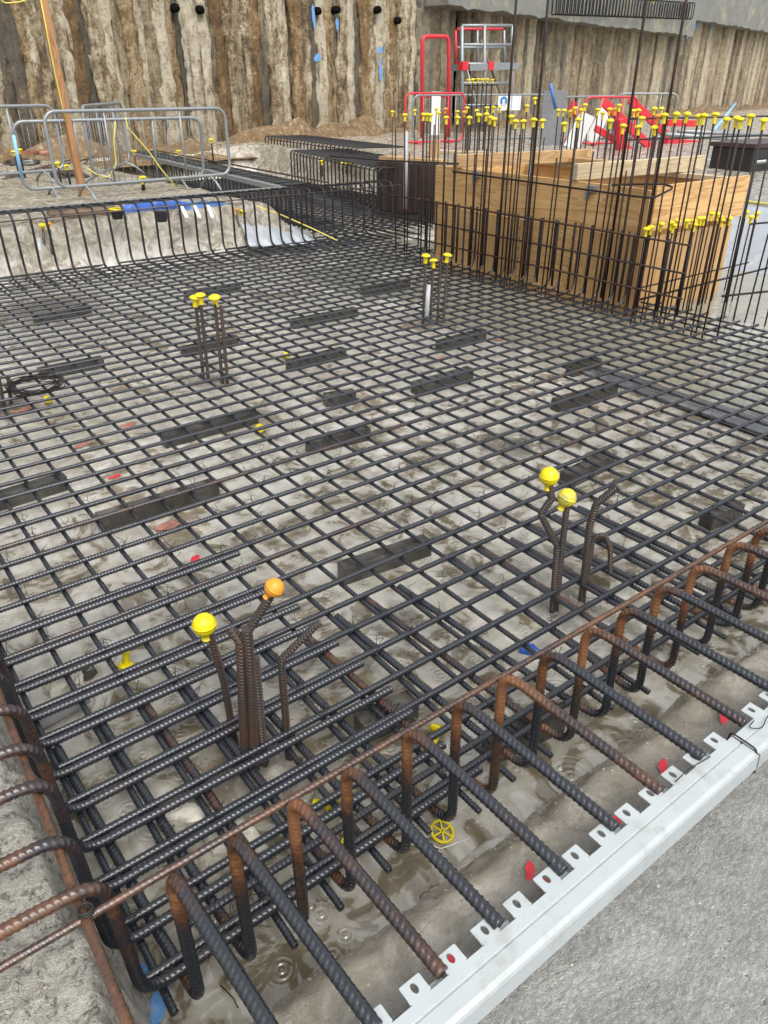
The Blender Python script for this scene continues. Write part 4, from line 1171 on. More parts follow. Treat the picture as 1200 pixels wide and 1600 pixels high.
# tie wire coil and twists
coil = MB()
cc = W(55, 605, 0.02)
for k in range(14):
    r = 0.15 + random.uniform(-.018, .018)
    ox, oy = random.uniform(-.012, .012), random.uniform(-.012, .012)
    oz = random.uniform(0, 0.035)
    coil.tube([(ox + r * math.cos(a) * 1.05, oy + r * math.sin(a), oz + 0.012 * math.sin(2 * a + k)) for a in np.linspace(0, 2 * math.pi, 37)[:-1]], 0.0028, 5, closed=True)
obj('wire_coil', coil.mesh('wire_coil', M['wire'], True), None, cc, label='coil of black tie wire lying on the mat', cat='wire coil')
tws = []
for v in range(4):
    rr = random.Random(v)
    mb = MB()
    mb.tube([(0.020 * math.cos(a), 0.020 * math.sin(a) * 0.8, 0.006 + 0.010 * math.sin(a)) for a in np.linspace(0, 2 * math.pi, 13)[:-1]], 0.0011, 5, closed=True)
    mb.tube([(0.012, 0, 0.014), (0.018 + rr.uniform(-.01, .02), rr.uniform(-.02, .02), 0.035), (0.02 + rr.uniform(-.02, .03), rr.uniform(-.03, .03), 0.05 + rr.uniform(-.01, .02))], 0.0011, 4)
    mb.tube([(0.010, 0.005, 0.014), (0.0 + rr.uniform(-.01, .02), 0.02 + rr.uniform(-.02, .02), 0.04), (rr.uniform(-.03, .03), 0.03, 0.035 + rr.uniform(-.01, .02))], 0.0011, 4)
    tws.append(mb.mesh('wire_twist', M['wire'], True))
cnt = 0
for y in A_Y[:16]:
    for j, x in enumerate(B_X[:26]):
        if random.random() < 0.42 and cnt < 200:
            cnt += 1
            obj('wire_twist', random.choice(tws), None, (x, y, 0.006), (0, 0, random.uniform(0, 6.28)), 'thin black wire twist tying a crossing of the mat', 'wire tie', 'wire twists at the mat crossings')
for k, pts in enumerate(([(480, 1540), (492, 1520), (505, 1510), (520, 1525)], [(345, 1540), (365, 1560), (372, 1575)], [(660, 1318), (690, 1326), (735, 1310)], [(770, 1350), (800, 1335), (820, 1322)], [(205, 1545), (222, 1520), (228, 1500)], [(890, 752), (905, 742), (925, 740)])):
    q = []
    for (a, b) in pts:
        p = W(a, b, 0.0)
        for _ in range(3):
            p = W(a, b, max(gz(p.x, p.y), FLOOR) + 0.006)
        q.append(p)
    bar('wire_offcut', fillet(q, 0.02, 4), 0.0013, M['sign_white'] if k in (2,) else M['wire'], ['black looped wire offcut in the puddle below the strip', 'black wire offcut on the corner concrete', 'white string lying in the puddle', 'thin wire offcut on the wet ledge', 'wire offcut by the blue smear', 'wire offcut on the pale floor'][k], 'wire offcut', ribs=0, seg=4)
bar('tie_wire_knot', [(0.055 + 0.013 * math.cos(a * 2.2), 0.962 + 0.013 * math.sin(a * 2.2), 0.385 + 0.0023 * a) for a in np.linspace(0, 14, 60)], 0.0022, M['wire'], 'black wire knot where the two rusty bars cross at the corner', 'wire tie', ribs=0, seg=5)

# ------------------------------------------------------------------ polythene on the batters
def sheet(name, a, b, c, d, mat, label, n=16, amp=0.025, thick=0.002):
    a, b, c, d = (Vector(p) for p in (a, b, c, d))
    V, F = [], []
    for i in range(n + 1):
        for k in range(n + 1):
            u, v = i / n, k / n
            p = (a * (1 - u) + b * u) * (1 - v) + (d * (1 - u) + c * u) * v
            w = float(fbm(np.array([u * 4.0 + p.x]), np.array([v * 4.0 + p.y]), 1.6, 3, 77)[0])
            V.append((p.x + w * amp, p.y + w * amp, p.z + abs(w) * amp * 2))
    for i in range(n):
        for k in range(n):
            F.append((i * (n + 1) + k, (i + 1) * (n + 1) + k, (i + 1) * (n + 1) + k + 1, i * (n + 1) + k + 1))
    o = obj(name, MB().put(V, F).mesh(name, mat, True), None, label=label, cat='sheet')
    s = o.modifiers.new('thickness', 'SOLIDIFY')
    s.thickness = thick
    return o


sheet('polythene_sheet', (4.35, 8.42, 0.02), (5.38, 8.28, -0.06), (5.25, 8.75, 0.10), (4.45, 8.86, 0.46), M['poly'], 'grey polythene sheet over the corner of the raised ground by the far edge bars')
bar('cord', [W(400, 322, .47), W(440, 336, .33), W(490, 358, 0.14), W(527, 376, .02)], 0.008, M['cord'], 'yellow edging cord along the grey polythene sheet', 'cord', ribs=0, seg=6)
sheet('polythene_sheet', (8.3, 1.0, -0.33), (8.4, 8.0, -0.33), (9.25, 8.0, 0.46), (9.15, 1.0, 0.46), M['poly'], 'blue grey polythene sheet on the slope beyond the formwork')
bar('cord', [(9.22, 1.0, 0.50), (9.26, 4.5, 0.50), (9.3, 8.0, 0.50)], 0.014, M['cord'], 'yellow edging cord along the blue grey sheet', 'cord', ribs=0, seg=6)
sheet('polythene_sheet', (4.20, 0.95, FLOOR + 0.012), (4.62, 1.0, FLOOR - 0.005), (4.62, 3.42, FLOOR - 0.005), (4.30, 3.45, FLOOR + 0.02), M['poly_dark'], 'dark polythene strip on the floor along the flooded sump', amp=0.012)

# ------------------------------------------------------------------ crowd barriers
def barrier(p0, p1, z, h, label, mat='galv', lean=0.0, wires=13, tape=None, grp='crowd barriers', feet=True, bent=False):
    p0, p1 = Vector((p0[0], p0[1], z)), Vector((p1[0], p1[1], z))
    L = (p1 - p0).length
    a = math.atan2(p1.y - p0.y, p1.x - p0.x)
    t = thing('crowd_barrier', p0, label, 'barrier', grp, (lean, 0, a))
    R = 0.022
    f = MB()
    r = 0.14
    zb = 0.17
    pts = []
    for (cx_, cz_, a0) in ((L - r, h - r, 0), (r, h - r, 90), (r, zb + r, 180), (L - r, zb + r, 270)):
        for q in range(7):
            an = math.radians(a0 + 15 * q)
            pts.append((cx_ + r * math.cos(an), 0, cz_ + r * math.sin(an)))
    f.tube(pts, R, 8, closed=True)
    obj('frame', f.mesh('frame', M[mat], True), t)
    w = MB()
    for k in range(wires):
        x = L * (k + 1) / (wires + 1)
        w.tube([(x, 0, zb), (x, 0, h)], 0.0038, 5)
    obj('infill_bars', w.mesh('infill_bars', M['galv'], True), t)
    if feet:
        for x in (0.35, L - 0.35):
            ft = MB().tube(fillet([(x, -0.28, 0.0), (x, -0.16, 0.10), (x, 0, zb), (x, 0.16, 0.10), (x, 0.28, 0.0)], 0.06, 4), 0.017, 7)
            obj('foot', ft.mesh('foot', M[mat], True), t)
    for x in (L * 0.30, L * 0.72):
        obj('upright', MB().tube([(x, 0, zb), (x, 0, h)], 0.014, 7).mesh('upright', M[mat], True), t)
    if tape:
        obj('tape', MB().tube([(0, 0, zb + r), (0, 0, h - r)], 0.0225, 8).mesh('tape', M[tape], True), t)
    return t


GB = 0.44
barrier((2.81, 10.36), (5.30, 10.60), GB, 1.0, 'galvanised crowd barrier nearest the far edge strip, with yellow cord over it')
barrier((2.56, 11.0), (5.05, 10.98), GB - 0.06, 0.95, 'galvanised crowd barrier with a blue taped leg behind the timber post', tape='blue_tape', lean=0.12)
barrier((1.2, 12.2), (3.62, 12.75), GB, 1.02, 'galvanised crowd barrier farther back beyond the blue taped leg')
barrier((1.05, 9.9), (2.12, 10.42), GB, 1.0, 'galvanised crowd barrier cut by the photo edge')
barrier((3.62, 11.45), (4.95, 13.6), GB, 1.03, 'galvanised crowd barrier standing end-on behind the taped one', wires=16)

# timber post and yellow cord
pp = W(130, 306, 0.44)
obj('timber_post', MB().beam((0, 0, -0.1), (-0.05, 0.05, 3.2), 0.075, 0.10, (0, 1, 0)).mesh('timber_post', M['post']), None, pp, label='orange brown timber post standing among the barriers', cat='post')
bar('cord', [onY(62, -10, 10.7), onY(75, 60, 10.7), onY(85, 110, 10.72), onY(97, 165, 10.74), onY(105, 190, 10.75)], 0.007, M['cord'], 'yellow cord hanging down the timber post', 'cord', ribs=0, seg=6)
bar('cord', fillet([(2.95, 10.9, 3.05), onY(0, 6, 10.7), onY(30, 3, 10.7), onY(60, -6, 10.7)], 0.2, 5), 0.007, M['cord'], 'yellow cord crossing near the top of the timber post', 'cord', ribs=0, seg=6)
q = [(196, 183), (200, 200), (232, 236), (250, 262), (276, 293)]
bar('cord', fillet([onY(x, y, 10.48) for x, y in q], 0.1, 4), 0.008, M['cord'], 'yellow cord draped over the nearest barrier', 'cord', ribs=0, seg=6)
q = [(180, 190), (178, 225), (182, 255), (170, 278), (150, 272), (135, 262)]
bar('cord', fillet([onY(x, y, 10.75) for x, y in q], 0.15, 5), 0.008, M['cord'], 'yellow cord looping below the barriers to the post', 'cord', ribs=0, seg=6)

# things on the raised ground below the barriers
tp = MB()
n = 14
for (cx_, cy_, lx, ly, hh, mt, lab) in ((3.55, 9.10, 0.50, 0.22, 0.11, 'blue', 'dark blue folded tarpaulin on the ground below the barriers'), (4.05, 8.92, 0.36, 0.16, 0.09, 'blue_pale', 'pale blue sheeting heap beside the dark blue tarpaulin')):
    V, F = [], []
    for i in range(n + 1):
        for k in range(n + 1):
            u, v = i / n * 2 - 1, k / n * 2 - 1
            e = max(0, 1 - u ** 4) * max(0, 1 - v ** 4)
            w = float(fbm(np.array([u * 3 + cx_]), np.array([v * 3]), 2.0, 3, 5)[0])
            V.append((cx_ + u * lx, cy_ + v * ly, 0.42 + e * hh * (0.8 + 1.4 * w)))
    for i in range(n):
        for k in range(n):
            F.append((i * (n + 1) + k, (i + 1) * (n + 1) + k, (i + 1) * (n + 1) + k + 1, i * (n + 1) + k + 1))
    obj('tarpaulin', MB().put(V, F).mesh('tarpaulin', M[mt]), label=lab, cat='tarpaulin')
for k in range(3):  # white legs of the barriers, beside the blue sheets
    a, b = W(278 + 22 * k, 322, 0.5), W(292 + 20 * k, 340, 0.46)
    o = bar('barrier_leg', fillet([a, (a + b) / 2 + Vector((0, 0, 0.05)), b], 0.05, 4), 0.02, M['sign_white'], 'white barrier leg by the blue sheets below the barriers', 'barrier_leg', 'white barrier legs by the blue sheets', ribs=0, seg=6)
plank((2.45, 8.98, 0.475), (3.0, 9.0, 0.475), 0.10, 0.06, M['old_wood'], 'weathered timber offcut on the ground behind the far edge bars')
plank((2.35, 9.25, 0.50), (3.1, 9.3, 0.50), 0.12, 0.09, M['old_wood'], 'weathered timber sleeper below the nearest barrier')
for (px, py, lab) in ((184, 336, 'small black and yellow bucket behind the far edge bars'), (253, 340, 'small black pot in front of the blue tarpaulin')):
    p = W(px, py + 6, 0.45)
    o = thing('bucket', p, lab, 'bucket')
    obj('body', MB().lathe([(0.055, 0), (0.07, 0.10), (0.062, 0.10), (0.05, 0.02)], 14).mesh('body', M['black'], False), o)
    if px < 200:
        obj('rim', MB().tube([(0.068 * math.cos(a), 0.068 * math.sin(a), 0.10) for a in np.linspace(0, 2 * math.pi, 17)[:-1]], 0.01, 6, closed=True).mesh('rim', M['yellow'], True), o)
far_caps = [(22, 238), (30, 235), (90, 256), (104, 260), (221, 282), (223, 278), (209, 237), (279, 237), (330, 219)]
bc = cap_mesh(0.05, M['yellow'])
for k, (px, py) in enumerate(far_caps):
    p = onY(px, py, 13.5 if py < 250 else (12.2 if py < 270 else 10.9))
    capped(p, 0.40, bc, 'short bar standing behind the barriers under a yellow cap', 'short capped bars behind the barriers', 'yellow cap on a short bar behind the crowd barriers', 'yellow caps behind the crowd barriers', R=0.014)
for k, (px, py) in enumerate(((520, 224), (503, 253), (541, 252), (548, 251), (556, 252), (535, 256))):
    p = onY(px, py, 14.5 if py < 240 else 12.2)
    capped(p, 0.3, bc, 'bar among the trench hooks under a yellow cap', 'capped bars among the trench hooks', 'yellow cap among the hooked bars beside the trench', 'yellow caps among the trench hooks', R=0.012)
for k, (a, b) in enumerate((((0, 246), (62, 240)), ((62, 241), (115, 236)))):
    bar('drain_pipe', [W(a[0] - (40 if k == 0 else 0), a[1], .52), W(b[0], b[1], .52)], 0.07, M['pipe_red'], ['red brown drain pipe lying at the wall foot, cut by the photo edge', 'red brown drain pipe lying at the wall foot by the post'][k], 'pipe', ribs=0, seg=10)
for k, (a, b) in enumerate((((5, 280), (150, 245)), ((10, 276), (110, 250)))):
    bar('loose_bar', [W(a[0], a[1], .46), W(b[0], b[1], .46)], 0.018, M['rebar_rust'], ['rusty loose bar on the ground behind the barriers, longer', 'rusty loose bar on the ground behind the barriers, shorter'][k], 'reinforcing bar', ribs=0, seg=6)
for k, (px, py) in enumerate(((33, 258), (108, 278), (90, 240))):
    p = W(px, py, 0.44)
    rock('soil_heap', p + Vector((0, 0, 0.03)), (0.3, 0.25, 0.08), M['block'], ['dark muddy block behind the blue taped leg', 'dark muddy block at the foot of the timber post', 'dark muddy heap near the drain pipe'][k], 60 + k, 'rubble')

# ------------------------------------------------------------------ pile walls
def pile_mesh(name, R, H, seed, mat, rough=0.05):
    n, m = 13, 110
    a = np.linspace(-0.1, math.pi + 0.1, n)
    z = np.linspace(-0.3, H, m)
    A, Z = np.meshgrid(a, z)
    sx = A * 0.32 + seed * 7.7
    d = R + fbm(sx * 3, Z + seed * 3.3, 1.6, 4, seed) * rough * 1.6 + fbm(sx * 2.4, Z, 4.5, 4, seed + 3) * rough * 1.7
    d = d - np.clip(fbm(sx * 5, Z * 0.35, 3.0, 2, seed + 9) - 0.05, 0, 1) * rough * 2.5
    V = np.stack([d * np.cos(A), -d * np.sin(A) * 0.62, Z], -1).reshape(-1, 3)
    idx = np.arange(n * m).reshape(m, n)
    F = np.stack([idx[:-1, :-1], idx[:-1, 1:], idx[1:, 1:], idx[1:, :-1]], -1).reshape(-1, 4)
    mb = MB()
    mb.put(V, F.tolist())
    return mb.mesh(name, mat, True)


def pile_wall(p0, p1, z0, H, pitch, kinds, label, rough, R):
    p0, p1 = Vector((p0[0], p0[1], z0)), Vector((p1[0], p1[1], z0))
    L = (p1 - p0).length
    a = math.atan2(p1.y - p0.y, p1.x - p0.x)
    t = thing('pile_wall', p0, label, 'wall', None, (0, 0, a))
    bank = {}
    n = int(L / pitch) + 1
    for k in range(n):
        kd = kinds[k % len(kinds)] if random.random() < 0.8 else random.choice(kinds)
        v = random.randrange(4)
        if (kd, v) not in bank:
            bank[(kd, v)] = pile_mesh('pile', R * (1.0 if 'grey' not in kd else 0.92), H, v + 5 * len(bank), M[kd], rough)
        obj('pile', bank[(kd, v)], t, (k * pitch + random.uniform(-.04, .04), random.uniform(-.04, .05) + (0.05 if 'grey' in kd else 0), 0))
    obj('core', MB().box((L / 2, 0.35, H / 2 - 0.3), (L + 1, 0.5, H)).mesh('core', M['hole']), t)
    return t


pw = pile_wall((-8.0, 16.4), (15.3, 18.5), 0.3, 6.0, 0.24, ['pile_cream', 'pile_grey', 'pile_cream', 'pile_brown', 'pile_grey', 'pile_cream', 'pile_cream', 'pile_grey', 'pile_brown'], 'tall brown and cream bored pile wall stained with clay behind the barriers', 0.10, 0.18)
for k, (px, py) in enumerate(((277, 12), (316, 15), (500, 17), (530, 15), (594, 15), (625, 32))):
    p = onY(px, py, 17.6)
    # on the wall line
    for _ in range(4):
        yy = 16.4 + (p.x + 8.0) * (2.1 / 23.3) - 0.26
        p = onY(px, py, yy)
    h = MB().tube([(0, 0.03, 0), (0, 0.35, 0)], 0.085, 7).mesh('tieback_hole', M['hole'], True)
    o = obj('tieback_hole', h, None, p)
    o.parent = pw
    o.matrix_parent_inverse = Matrix.Identity(4)
    o.location = Matrix.Rotation(-pw.rotation_euler.z, 3, 'Z') @ (p - Vector(pw.location))
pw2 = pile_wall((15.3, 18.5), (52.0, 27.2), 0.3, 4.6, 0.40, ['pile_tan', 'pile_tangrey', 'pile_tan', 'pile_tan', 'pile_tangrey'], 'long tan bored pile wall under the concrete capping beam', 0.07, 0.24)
wdir = Vector((36.7, 8.7, 0)).normalized()
wn = Vector((wdir.y, -wdir.x, 0))


def onwall2(px, py, out=0.33):
    # intersection of a ray with the face of the second wall
    d = ray(px, py)
    o = Vector((15.3, 18.5, 0)) + wn * out
    t = ((o - EYEV).dot(wn)) / d.dot(wn)
    return EYEV + d * t


def onwall1(px, py, out=0.33):
    w1 = Vector((23.3, 2.1, 0)).normalized()
    n1 = Vector((w1.y, -w1.x, 0))
    d = ray(px, py)
    o = Vector((15.3, 18.5, 0)) + n1 * out
    t = ((o - EYEV).dot(n1)) / d.dot(n1)
    return EYEV + d * t


for k, (px, py, r, st, w1) in enumerate(((594, 78, 0.10, (1, 1), 1), (595, 110, 0.07, (0.8, 4.5), 1), (496, 90, 0.11, (1, 1), 1), (490, 25, 0.07, (.8, 4.0), 1), (527, 38, 0.08, (.8, 1.6), 1), (468, 3, 0.06, (.5, 5), 1), (1088, 40, 0.25, (1.3, .7), 2), (1075, 55, 0.13, (.7, 1.6), 2), (1112, 42, 0.12, (.7, 1.6), 2), (1020, 3, 0.12, (1, 1), 2))):
    p = onwall1(px, py, 0.24) if w1 == 1 else onwall2(px, py, 0.26 if k < 9 else 0.82)
    az = math.atan2(2.1, 23.3) if w1 == 1 else math.atan2(8.7, 36.7)
    e = (Matrix.Rotation(az, 3, 'Z') @ Matrix.Rotation(math.pi / 2, 3, 'X')).to_euler()
    o = splat(p, r, M['yellow'] if k == 9 else M['blue_spray'], ['blue spray spot high on the clay wall near the corner', 'blue spray streak running down from the spot', 'blue spray spot on a grey pile', 'blue spray streak above the spot on the grey pile', 'small blue mark below a drilled hole', 'thin blue streak at the wall top', 'wide blue smear under the capping beam end', 'short blue streak on the tan wall', 'second blue streak on the tan wall', 'yellow spot on the concrete beam'][k], 80 + k, st, 0, e)
    if k == 5:
        bpy.data.objects.remove(o)

# clay bank along the wall foot
sk = MB()
n = 90
V, F = [], []
for i in range(n + 1):
    u = i / n
    if u < 0.45:
        x = -8 + 23.3 * u / 0.45
        y = 16.4 + 2.1 * u / 0.45
        nn = Vector((2.1, -23.3, 0)).normalized()
    else:
        x = 15.3 + 36.7 * (u - 0.45) / 0.55
        y = 18.5 + 8.7 * (u - 0.45) / 0.55
        nn = wn
    for k, (o_, h_) in enumerate(((0.1, 0.75), (0.35, 0.62), (0.7, 0.45), (1.1, 0.24), (1.7, -0.05))):
        j = float(fbm(np.array([x * 1.3 + k * 3.7]), np.array([y + k]), 1.1, 3, 9)[0])
        V.append((x + nn.x * (o_ + j * 0.3), y + nn.y * (o_ + j * 0.3), 0.42 + max(0, h_ * (0.55 + j * 1.9)) - 0.1))
for i in range(n):
    for k in range(4):
        F.append((i * 5 + k, i * 5 + k + 1, (i + 1) * 5 + k + 1, (i + 1) * 5 + k))
sk.put(V, F)
obj('earth_bank', sk.mesh('earth_bank', M['soil'], True), kind='structure')

# capping beam with link cage, blue hoarding above
def beam_box(s0, s1, z0, z1, out, mat, name, label, cat, ext=0.6):
    p0 = Vector((15.3, 18.5, 0)) + wdir * s0
    o = thing(name, p0, label, cat, None, (0, 0, math.atan2(wdir.y, wdir.x)))
    n = 60
    L = s1 - s0
    V, F = [], []
    for i in range(n + 1):
        x = L * i / n
        j = float(fbm(np.array([x * 1.9 + s0]), np.array([0.5]), 1.5, 3, 13)[0])
        for yy, zz in ((-out, z0 + j * 0.18), (-out - 0.01, (z0 + z1) / 2), (-out, z1), (ext, z1), (ext, z0)):
            V.append((x, yy, zz))
    for i in range(n):
        for k in range(5):
            F.append((i * 5 + k, i * 5 + (k + 1) % 5, (i + 1) * 5 + (k + 1) % 5, (i + 1) * 5 + k))
    F.append(tuple(range(5)))
    F.append(tuple(n * 5 + k for k in range(5)))
    obj('beam', MB().put(V, F).mesh('beam', mat), o)
    return o


q0, q1, q2 = onwall2(662, 20, 0.8), onwall2(1085, 47, 0.8), onwall2(1100, 32, 0.8)
s_of = lambda p: (p - Vector((15.3, 18.5, 0))).dot(wdir)
beam_box(max(0.2, s_of(q0)), s_of(q1), (q0.z + q1.z) / 2, (q0.z + q1.z) / 2 + 1.5, 0.8, M['concrete'], 'capping_beam', 'grey concrete capping beam over the pile wall, nearer length', 'beam')
beam_box(s_of(q1) + 0.05, 44, q2.z, q2.z + 1.35, 0.72, M['concrete'], 'capping_beam', 'grey concrete capping beam over the pile wall, shallower far length', 'beam')
lk = MB().tube(fillet([(0, 0, 0), (0, 0.0, 0.55), (0, -0.22, 0.55), (0, -0.22, 0.0), (0, -0.02, 0.0)], 0.08, 4), 0.02, 5).mesh('link_bar', M['rebar_far'], True)
ca, cb = onwall2(862, 23, 0.85), onwall2(1074, 30, 0.85)
for k in range(46):
    p = ca.lerp(cb, k / 45)
    obj('link_bar', lk, None, p, (0, 0, math.atan2(wdir.y, wdir.x) + random.uniform(-.1, .1)), 'curved steel link hanging in a row on the concrete capping beam', 'link', 'steel links along the capping beam')
hb = onwall2(1010, 3, 0.3)
hd = thing('site_hoarding', hb, 'blue site hoarding above the capping beam', 'hoarding', None, (0, 0, math.atan2(wdir.y, wdir.x)))
obj('panel', MB().box((0, 0.3, 1.4), (9, 0.06, 2.8)).mesh('panel', M['blue']), hd)
obj('post', MB().box((2.3, 0.2, 1.4), (0.12, 0.08, 2.8)).box((-2.0, 0.2, 1.4), (0.12, 0.08, 2.8)).mesh('post', M['sign_white']), hd)
hb = onwall2(1190, 4, 0.3)
hd = thing('site_hoarding', hb, 'second blue site hoarding farther along the capping beam', 'hoarding', None, (0, 0, math.atan2(wdir.y, wdir.x)))
obj('panel', MB().box((0, 0.3, 1.4), (6, 0.06, 2.8)).mesh('panel', M['blue']), hd)

# ------------------------------------------------------------------ equipment in the middle distance
def tubes(name, mats, loc, label, cat, group=None):
    o = thing(name, loc, label, cat, group)
    for pn, pts, R, mt in mats:
        obj(pn, MB().tube([Vector(p) - Vector(loc) for p in pts], R, 8).mesh(pn, M[mt], True), o)
    return o


YT = 16.0
g = lambda px, py, Y=YT: onY(px, py, Y)
base = g(680, 235)
tubes('panel_trolley', [
    ('hoop', fillet([g(659, 236), g(660, 57), g(701, 57), g(701, 236)], 0.14, 6), 0.045, 'red'),
    ('base_rail', [g(632, 236), g(720, 236)], 0.05, 'red'),
    ('base_rail', [g(640, 228, 15.6), g(712, 226, 15.6)], 0.05, 'red'),
    ('cross_rail', [g(659, 150), g(702, 150)], 0.04, 'red')], base, 'tall red tubular hoop of a panel trolley before the pile wall', 'trolley')
pr = W(632, 236, .45)
pr2 = W(722, 232, .45)
barrier((pr.x, pr.y), (pr2.x, pr2.y), 0.45, 1.12, 'red painted crowd barrier round the foot of the red hoop', 'red', wires=8, grp='barriers before the pile wall')
pr, pr2 = W(645, 233, .45), W(848, 226, .45)
barrier((pr.x, pr.y), (pr2.x, pr2.y), 0.45, 1.08, 'grey crowd barrier carrying the white safety sign', 'galv', wires=8, grp='barriers before the pile wall', lean=0.0)
pr, pr2 = W(868, 236, .45), W(953, 226, .45)
barrier((pr.x, pr.y), (pr2.x, pr2.y), 0.45, 1.05, 'grey crowd barrier behind the red stair strings', 'galv', wires=8, grp='barriers before the pile wall')
pr, pr2 = W(955, 226, .45), W(1046, 226, .45)
barrier((pr.x, pr.y), (pr2.x, pr2.y), 0.45, 1.1, 'grey crowd barrier standing beyond the red stair strings', 'galv', wires=6, grp='barriers before the pile wall')
pr, pr2 = W(905, 238, .45), W(985, 236, .45)
barrier((pr.x, pr.y), (pr2.x, pr2.y), 0.45, 1.05, 'red crowd barrier behind the wide red upright post', 'red', wires=6, grp='barriers before the pile wall')
# white safety sign with blue disc
sp0, sp1 = g(778, 148, 14.2), g(808, 172, 14.2)
sg = thing('safety_sign', (sp0 + sp1) / 2, 'white safety sign with a blue disc hung on the grey barrier', 'sign', None, (0, 0, math.radians(-12)))
sw, sh = abs((sp1 - sp0).length) * 0.85, abs(sp1.z - sp0.z)
obj('board', MB().box((0.05, 0, 0), (sw, 0.01, sh)).mesh('board', M['sign_white']), sg)
dsc = MB().tube([(-0.12, -0.006, 0.03), (-0.12, -0.012, 0.03)], sh * 0.30, 20)
obj('disc', dsc.mesh('disc', M['sign_blue']), sg)
obj('pictogram', MB().tube([(-0.12, -0.013, 0.03), (-0.12, -0.015, 0.03)], sh * 0.13, 14).box((-0.12, -0.014, -0.035), (sh * 0.3, 0.004, 0.04)).mesh('pictogram', M['sign_white']), sg)
wp = [g(671, 148, 15.9), g(683, 178, 15.9)]
bx = (wp[0] + wp[1]) / 2
obj('safety_sign', MB().box((0, 0, 0), (0.22, 0.015, 0.95)).mesh('safety_sign', M['sign_white']), None, bx + Vector((0, -0.1, -0.2)), (0, 0, -0.6), 'narrow white board hanging between the red posts', 'sign')

# podium steps
YP = 17.3
h = lambda px, py: onY(px, py, YP)
dv = Vector((0.45, 0.75, 0))
loc = h(760, 212)
pod = thing('podium_steps', loc, 'grey and red podium steps standing against the pile wall', 'podium steps')


def pt(pn, pts, R, mt):
    obj(pn, MB().tube([Vector(p) - loc for p in pts], R, 7).mesh(pn, M[mt], True), pod)


for px, mt in ((722, 'red'), (757, 'galv'), (800, 'galv')):
    pt('upright', [h(px, 210), h(px, 40)], 0.05, 'galv')
    pt('upright', [h(px, 105) + dv, h(px, 44) + dv], 0.04, mt)
for py in (40, 70, 100, 130, 165):
    pt('rail', [h(722, py), h(800, py)], 0.04, 'galv')
    if py < 110:
        pt('rail', [h(724, py + 2) + dv, h(798, py + 2) + dv], 0.035, 'red' if py == 40 else 'galv')
obj('platform', MB().beam(h(722, 105) + dv / 2 - loc, h(800, 103) + dv / 2 - loc, 0.9, 0.16).mesh('platform', M['galv']), pod)
pt('brace', [h(730, 110), h(755, 205)], 0.03, 'galv')
pt('brace', [h(762, 60) + dv, h(812, 200) + dv], 0.03, 'old_wood')
for px in (724, 764):
    obj('bracket', MB().box((h(px, 103) - loc), (0.2, 0.2, 0.2)).mesh('bracket', M['red']), pod)
# capped column cage in front of it
for k, (px, py) in enumerate(((732, 126), (739, 125), (747, 125), (754, 125), (761, 125), (769, 126))):
    p = onY(px, py, 12.3)
    capped(p, 0.3, bc, 'black bar of the column cage before the podium steps', 'column cage bars before the podium steps', 'yellow cap in the row before the podium steps', 'yellow caps before the podium steps', R=0.014)
for k, py in enumerate((133, 165, 195)):
    bar('tie_bar', [onY(726, py, 12.28), onY(778, py, 12.28)], 0.011, M['rebar_far'], ['top tie bar of the column cage before the podium steps', 'middle tie bar of the column cage before the podium steps', 'lowest tie bar of the column cage before the podium steps'][k], ribs=0, seg=6)

# red stair strings and boxes
YS = 10.6
s_ = lambda px, py, Y=YS: onY(px, py, Y)


def redbeam(a, b, w, hh, label, cat='stair string', grp=None):
    return bevel(obj('stair_string', MB().beam(Vector((0, 0, 0)), b - a, w, hh).mesh('stair_string', M['red']), None, a, label=label, cat=cat, group=grp), 0.01)


redbeam(s_(944, 160), s_(1035, 248), 0.06, 0.17, 'bright red stair string sloping down, nearer of the pair')
redbeam(s_(984, 155, 11.4), s_(1066, 235, 11.4), 0.06, 0.17, 'bright red stair string sloping down, behind the nearer one')
redbeam(s_(930, 200), s_(1030, 262), 0.05, 0.12, 'red lower brace below the stair strings')
redbeam(s_(968, 186, 10.4), s_(966, 254, 10.4), 0.15, 0.16, 'wide red upright post below the stair strings')
redbeam(s_(1042, 192, 11.6), s_(1090, 193, 11.6), 0.1, 0.14, 'red horizontal board behind the yellow caps')
redbeam(s_(1040, 222, 11.0), s_(1098, 226, 11.0), 0.12, 0.16, 'red horizontal rail low beyond the formwork')
redbeam(s_(888, 215, 12.0), s_(890, 245, 12.0), 0.12, 0.12, 'short red post beside the grey panels')
redbeam(s_(892, 165, 12.5), s_(912, 185, 12.5), 0.06, 0.25, 'red plate behind the caps beside the barrier')
for k, (a, b) in enumerate((((1040, 210), (1215, 222)), ((1060, 205), (1215, 212)))):
    bar('scaffold_tube', [onY(*a, 9.5 + 0.8 * k), onY(*b, 9.0 + 0.8 * k)], 0.04, M['galv'], ['grey scaffold tube across the right, lower one', 'grey scaffold tube across the right, upper one'][k], 'scaffold tube', ribs=0, seg=8)
bar('scaffold_tube', [s_(860, 131, 12), s_(868, 170, 12)], 0.035, M['blue_pale'], 'blue white tube leaning behind the capped uprights', 'scaffold tube', ribs=0, seg=8)
bar('scaffold_tube', [s_(1149, 162, 14), s_(1116, 203, 12)], 0.035, M['blue_tape'], 'blue tube leaning before the tan wall', 'scaffold tube', ribs=0, seg=8)
obj('steel_sheet', MB().box((0, 0, 0), (0.5, 0.03, 1.3)).mesh('steel_sheet', M['galv']), None, s_(862, 195, 12.2), (0.1, 0, -0.6), 'upright grey steel panel behind the capped uprights', 'steel panel')
